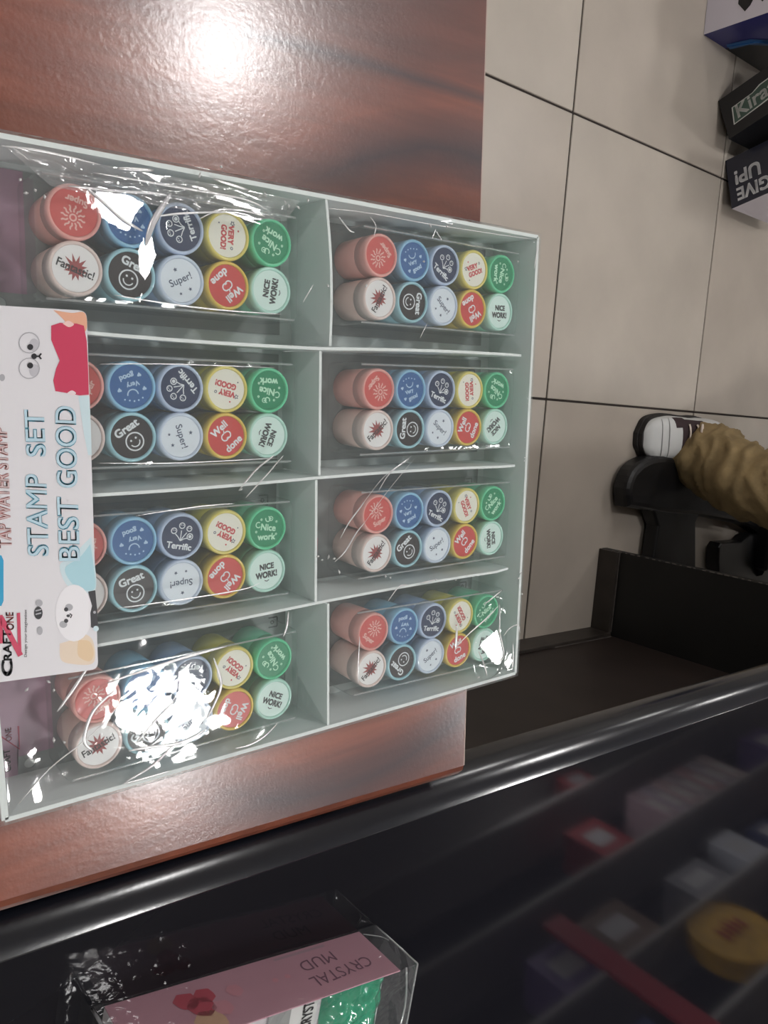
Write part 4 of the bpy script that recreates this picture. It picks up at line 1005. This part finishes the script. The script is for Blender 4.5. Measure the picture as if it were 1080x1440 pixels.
# sneakers
def sneaker(name, toe, yawd, flip=1):
    SIDE = 1
    t = bpy.data.objects.new(name, None); C.objects.link(t); t.parent = per; t.location = Vector(toe)-per_o; t.rotation_euler = (0, 0, yawd)
    # half widths (left, right) along the length, 0 = toe
    L = .285
    ss = [0, .02, .06, .12, .22, .34, .46, .58, .70, .82, .92, .98, 1.0]
    wd_ = [.010, .026, .040, .049, .054, .055, .050, .043, .039, .039, .036, .026, .010]
    hp = [.022, .032, .043, .050, .056, .066, .080, .092, .100, .098, .094, .086, .070]
    cy_ = [0, 0, 0, .001, .002, .002, .0, -.002, -.003, -.002, 0, 0, 0]
    def outline(grow, z0, z1_, m, nm, par):
        P1 = [(s*L*(1+0)-(grow if s == 0 else (-grow if s == 1 else 0)), cy_[i]*flip+w+grow) for i, (s, w) in enumerate(zip(ss, wd_))]
        P2 = [(x, 2*cy_[i]*flip-y) for i, (x, y) in enumerate(P1)]
        pts = P1+P2[::-1]; sp = smooth_path([(x, y, 0) for x, y in pts+[pts[0]]], 4)[:-1]
        return bm_obj(nm, prism_bm([(p.x, p.y) for p in sp], z0, z1_, bev=.002), m, par, smooth=False)
    so = outline(.0055, .001, .014, SOLB, 'outsole', t); outline(.003, .0142, .026, SOLB, 'midsole', t)
    n = 17; vs = []; mi = []
    xs = smooth_path([(s*L, w, h) for s, w, h in zip(ss, wd_, hp)], 4); cyp = smooth_path([(c, 0, 0) for c in cy_], 4)
    for p, c_ in zip(xs, cyp):
        for k in range(n):
            a = math.pi*k/(n-1); y = math.cos(a); z = math.sin(a)
            yy = math.copysign(abs(y)**.75, y)*p.y; zz = .0255+(p.z-.0255)*abs(z)**.7
            vs.append((p.x, yy+c_.x*flip, zz))
    fs = []; 
    for i in range(len(xs)-1):
        for k in range(n-1):
            fs.append((i*n+k, i*n+k+1, (i+1)*n+k+1, (i+1)*n+k)); s = xs[i].x/L; u = k/(n-2)
            mid = abs(u-.5); uu = u if SIDE > 0 else 1-u
            m_ = 0
            if .36 < s < .72 and mid < .13: m_ = 1                      # tongue
            if .30 < s < .66 and .10 < uu < .36 and uu > .10+(s-.30)*.3: m_ = 1   # dark side stripe
            mi.append(m_)
    o = py_obj('upper', vs, fs, [LEA, LEB], t, smooth=True); o.data.polygons.foreach_set('material_index', mi)
    # toe seams
    for s0, hh_ in ((.16, .0), (.24, .0)):
        i = min(range(len(xs)), key=lambda q: abs(xs[q].x/L-s0)); pts = []
        for k in range(2, n-2):
            v = Vector(vs[i*n+k]); v.x += -.018*math.sin(math.pi*k/(n-1))+.012; pts.append(v+Vector((0, 0, .0005)))
        bm_obj('toe_seam', tube_bm(pts, .0011, 5), mat('seam_thread', (.42, .42, .42), rough=.6), o, smooth=True)
    for j in range(4):
        s0 = .44+j*.07; i = min(range(len(xs)), key=lambda q: abs(xs[q].x/L-s0)); pts = []
        for k in range(5, n-5): v = Vector(vs[i*n+k]); v.x += .012*(k-n/2)/n*(1 if j % 2 else -1); v.z += .003; pts.append(v)
        bm_obj('lace', tube_bm(pts, .0036, 7, flat=.5), LACE, t, smooth=True)
    i = min(range(len(xs)), key=lambda q: abs(xs[q].x/L-.52)); c0 = Vector(vs[i*n+8])+Vector((0, 0, .006))
    for s in (-1, 1): bm_obj('lace', tube_bm(smooth_path([c0, c0+Vector((-.012, s*.020, .008)), c0+Vector((.004, s*.030, .0)), c0+Vector((.004, s*.006, .002))], 5), .003, 6), LACE, t, smooth=True)
    return t
sneaker('sneaker', (1.706, -.166, 0), .02, -1)
sneaker('sneaker', (2.24, -.775, 0), .05, 1)

# ================================================================== CHAIR
BPL = mat('black_moulded_plastic', (.008, .008, .009), rough=.38, spec=.5)
ch = thing('office_chair', 'black chair with moulded foot frame beside the black counter', 'chair', (2.40, -.42, 0)); cho = Vector((2.40, -.42, 0))
def cpx(pts, z): return [(at(x, y, z).x-cho.x, at(x, y, z).y-cho.y) for x, y in pts]
def bar(name, pts, z0, z1_, bev=.012, m=BPL):
    return bm_obj(name, prism_bm(cpx(pts, z1_), z0, z1_, bev=bev, seg=3), m, ch, smooth=False)
bar('foot_rail', cub([(886, 714), (884, 688), (893, 662), (912, 646), (938, 641), (965, 650), (1010, 690), (1060, 722), (1100, 742), (1100, 770), (1062, 745), (1045, 738), (1000, 729), (978, 726), (940, 724), (915, 719)], 3), .012, .055, .016)
bar('cross_bar', [(918, 716), (985, 722), (979, 735), (979, 800), (979, 830), (915, 830), (917, 800), (926, 740)], .014, .050, .006)  # black bar widened to take in the dark shadow beside it
bar('foot_rail', [(1015, 764), (1045, 762), (1057, 752), (1100, 750), (1150, 790), (1150, 850), (1012, 850), (1010, 790), (1011, 770)], .014, .050, .006)
bm = bmesh.new()
lathe = lathe_bm([(0, .08), (.03, .08), (.03, .40), (.05, .43), (0, .43)], 20, bm); bm_obj('column', bm, BPL, ch, smooth=True)
bm_obj('seat', box_bm(-.25, .22, -.23, .23, .43, .485, bev=.02, seg=3), mat('black_seat_cloth', (.012, .012, .014), rough=.9, bump=(200, .3)), ch)
bm_obj('backrest', box_bm(.20, .25, -.21, .21, .56, 1.0, bev=.02, seg=3), mat('black_seat_cloth', (.012, .012, .014)), ch)
bm_obj('back_post', box_bm(.20, .225, -.03, .03, .46, .60, bev=.004), BPL, ch)
bm = bmesh.new(); 
for s in (-1, 1): tube_bm([(-.10, s*.16, .05), (.10, s*.16, .05), (.22, s*.10, .05)], .022, 8, bm)
box_bm(-.12, .24, -.16, .16, .04, .085, bev=.008, bm=bm)
bm_obj('base_frame', bm, BPL, ch)

# ================================================================== WALL SHELVES (seen mirrored in the counter top)
YS = -2.10
shf = thing('wall_shelf', 'grey wall shelving with a red upright, mirrored in the black counter', 'shelf', (0, 0, 0))
SHM = mat('grey_shelf_board', (.45, .44, .44), rough=.5); REDU = mat('red_upright', (.45, .03, .05), rough=.5); DKB = mat('dark_shelf_back', (.03, .028, .04), rough=.7)
bm_obj('back_board', box_bm(1.0, 5.2, -2.415, -2.40, .9, 2.75), DKB, shf)
zA = mirror_at(900, 1333, YS).z; zB = mirror_at(1023, 1414, YS).z; zC_ = mirror_at(960, 1105, YS).z
shz = sorted([zB, zA, mirror_at(900, 1180, YS).z+.0, mirror_at(990, 1085, YS).z])
for z in (mirror_at(1023, 1414, YS).z, mirror_at(915, 1320, YS).z, mirror_at(950, 1150, YS).z, mirror_at(930, 1050, YS).z):
    bm_obj('shelf_board', box_bm(1.0, 5.2, -2.398, YS, z-.012, z+.012, bev=.002, seg=1), SHM, shf)
xu = mirror_at(833, 1335, YS).x
bm_obj('upright', box_bm(xu-.05, xu+.05, YS-.01, YS+.008, .9, mirror_at(775, 1295, YS).z), REDU, shf)
def prod(name, label, cat, px0, px1, depth, m, inset=.02, group=None, kindf=None):
    a = mirror_at(*px0, YS); b_ = mirror_at(*px1, YS)
    x0, x1 = sorted((a.x, b_.x)); z0, z1_ = sorted((a.z, b_.z))
    return x0, x1, z0, z1_
zs_ = sorted([mirror_at(1023, 1414, YS).z, mirror_at(915, 1320, YS).z, mirror_at(950, 1150, YS).z, mirror_at(930, 1050, YS).z])
# spines on the shelf in a row
pal = [(.55, .40, .46), (.50, .42, .50), (.60, .44, .46), (.48, .40, .44), (.58, .36, .38), (.52, .46, .52), (.62, .50, .50)]
xx0 = mirror_at(900, 1115, YS).x; nm = ['pale mauve', 'lilac', 'rose', 'taupe', 'dusty red', 'grey violet', 'pale rose']
for k in range(7):
    w = .085; x = xx0+k*.105; z = zs_[2]+.0125
    t = thing('folder', nm[k]+' upright folder on the wall shelf behind the counter', 'folder', (x, YS-.13, z), group='upright folders on the wall shelf')
    bm_obj('cover', box_bm(-w/2, w/2, -.11, .11, 0, .27, bev=.004), mat('folder_'+nm[k].replace(' ', '_'), pal[k], rough=.5, var=(20, .2)), t)
    bm_obj('spine_label', box_bm(-w*.3, w*.3, .1101, .112, .06, .18), mat('folder_label', (.65, .62, .62), rough=.5), t)
cols = [('white', (.60, .62, .70)), ('violet', (.16, .10, .30)), ('blue', (.10, .14, .35)), ('grey', (.30, .30, .34)), ('red', (.40, .05, .06)), ('navy', (.04, .05, .14)), ('brown', (.22, .14, .10)), ('pink', (.55, .30, .40))]
gi = 0
for r_, z in enumerate(zs_):
    x = 1.15
    while x < 5.0:
        w = .16+.12*random.random(); h = .14+.13*random.random(); gap = .05+.25*random.random()
        inrow = (r_ == 2 and xx0-.12 < x+w and x < xx0+.80)
        iny = (r_ == 0 and 2.35 < x+w and x < 3.05)
        if not inrow and not iny and z+h < 2.8 and x > (0, 1.9, 2.6, 2.9)[r_]:
            c_ = cols[(gi*5+r_) % 8]; gi += 1
            t = thing('product_box', f'{c_[0]} retail carton, {["first","second","third","fourth","fifth","sixth","seventh","eighth","ninth","tenth","eleventh","twelfth","thirteenth","fourteenth"][min(13,int((x-1)/.32))]} place along the {["lowest","second","third","top"][r_]} wall shelf', 'box', (x+w/2, YS-.14, z+.0125), group='cartons on the wall shelves')
            o = bm_obj('carton', box_bm(-w/2, w/2, -.10, .10, 0, h, bev=.003, seg=1), mat('carton_'+c_[0], c_[1], rough=.5, var=(15, .2)), t)
            bm_obj('carton_label', box_bm(-w*.3, w*.25, .1001, .1012, h*.35, h*.75), mat('carton_label', (.55, .55, .58), rough=.5), t)
        x += w+gap
# yellow round tin lid
yc = mirror_at(1062, 1322, YS); rY = .165
tY = thing('round_tin', 'large round yellow tin with faded red print standing on the wall shelf', 'tin', (yc.x, YS-.06, zs_[0]+.0125))
bm = lathe_bm([(0, -.04), (rY, -.04), (rY, .03), (rY*1.03, .035), (rY*1.03, .045), (rY*.97, .05), (rY*.95, .045), (0, .045)], 48)
bmesh.ops.rotate(bm, verts=bm.verts[:], cent=(0, 0, 0), matrix=Matrix.Rotation(-math.pi/2, 3, 'X')); bmesh.ops.translate(bm, verts=bm.verts[:], vec=(0, 0, rY*1.03))
bm_obj('tin_body', bm, mat('yellow_tin', (.85, .50, .05), rough=.45, var=(14, .3)), tY, smooth=False)
F = Flat(); RP2 = mat('red_tin_print', (.45, .04, .03), rough=.5)
for k in range(5): F.add([(.07-k*.03, .052, .15+.01*(k % 2)), (.052-k*.03, .052, .15), (.056-k*.03, .052, .21+.01*(k % 3)), (.074-k*.03, .052, .20)], [(0, 1, 2, 3)], RP2)
tag(F.build('faded_print', tY.children[0]), kind='stuff')
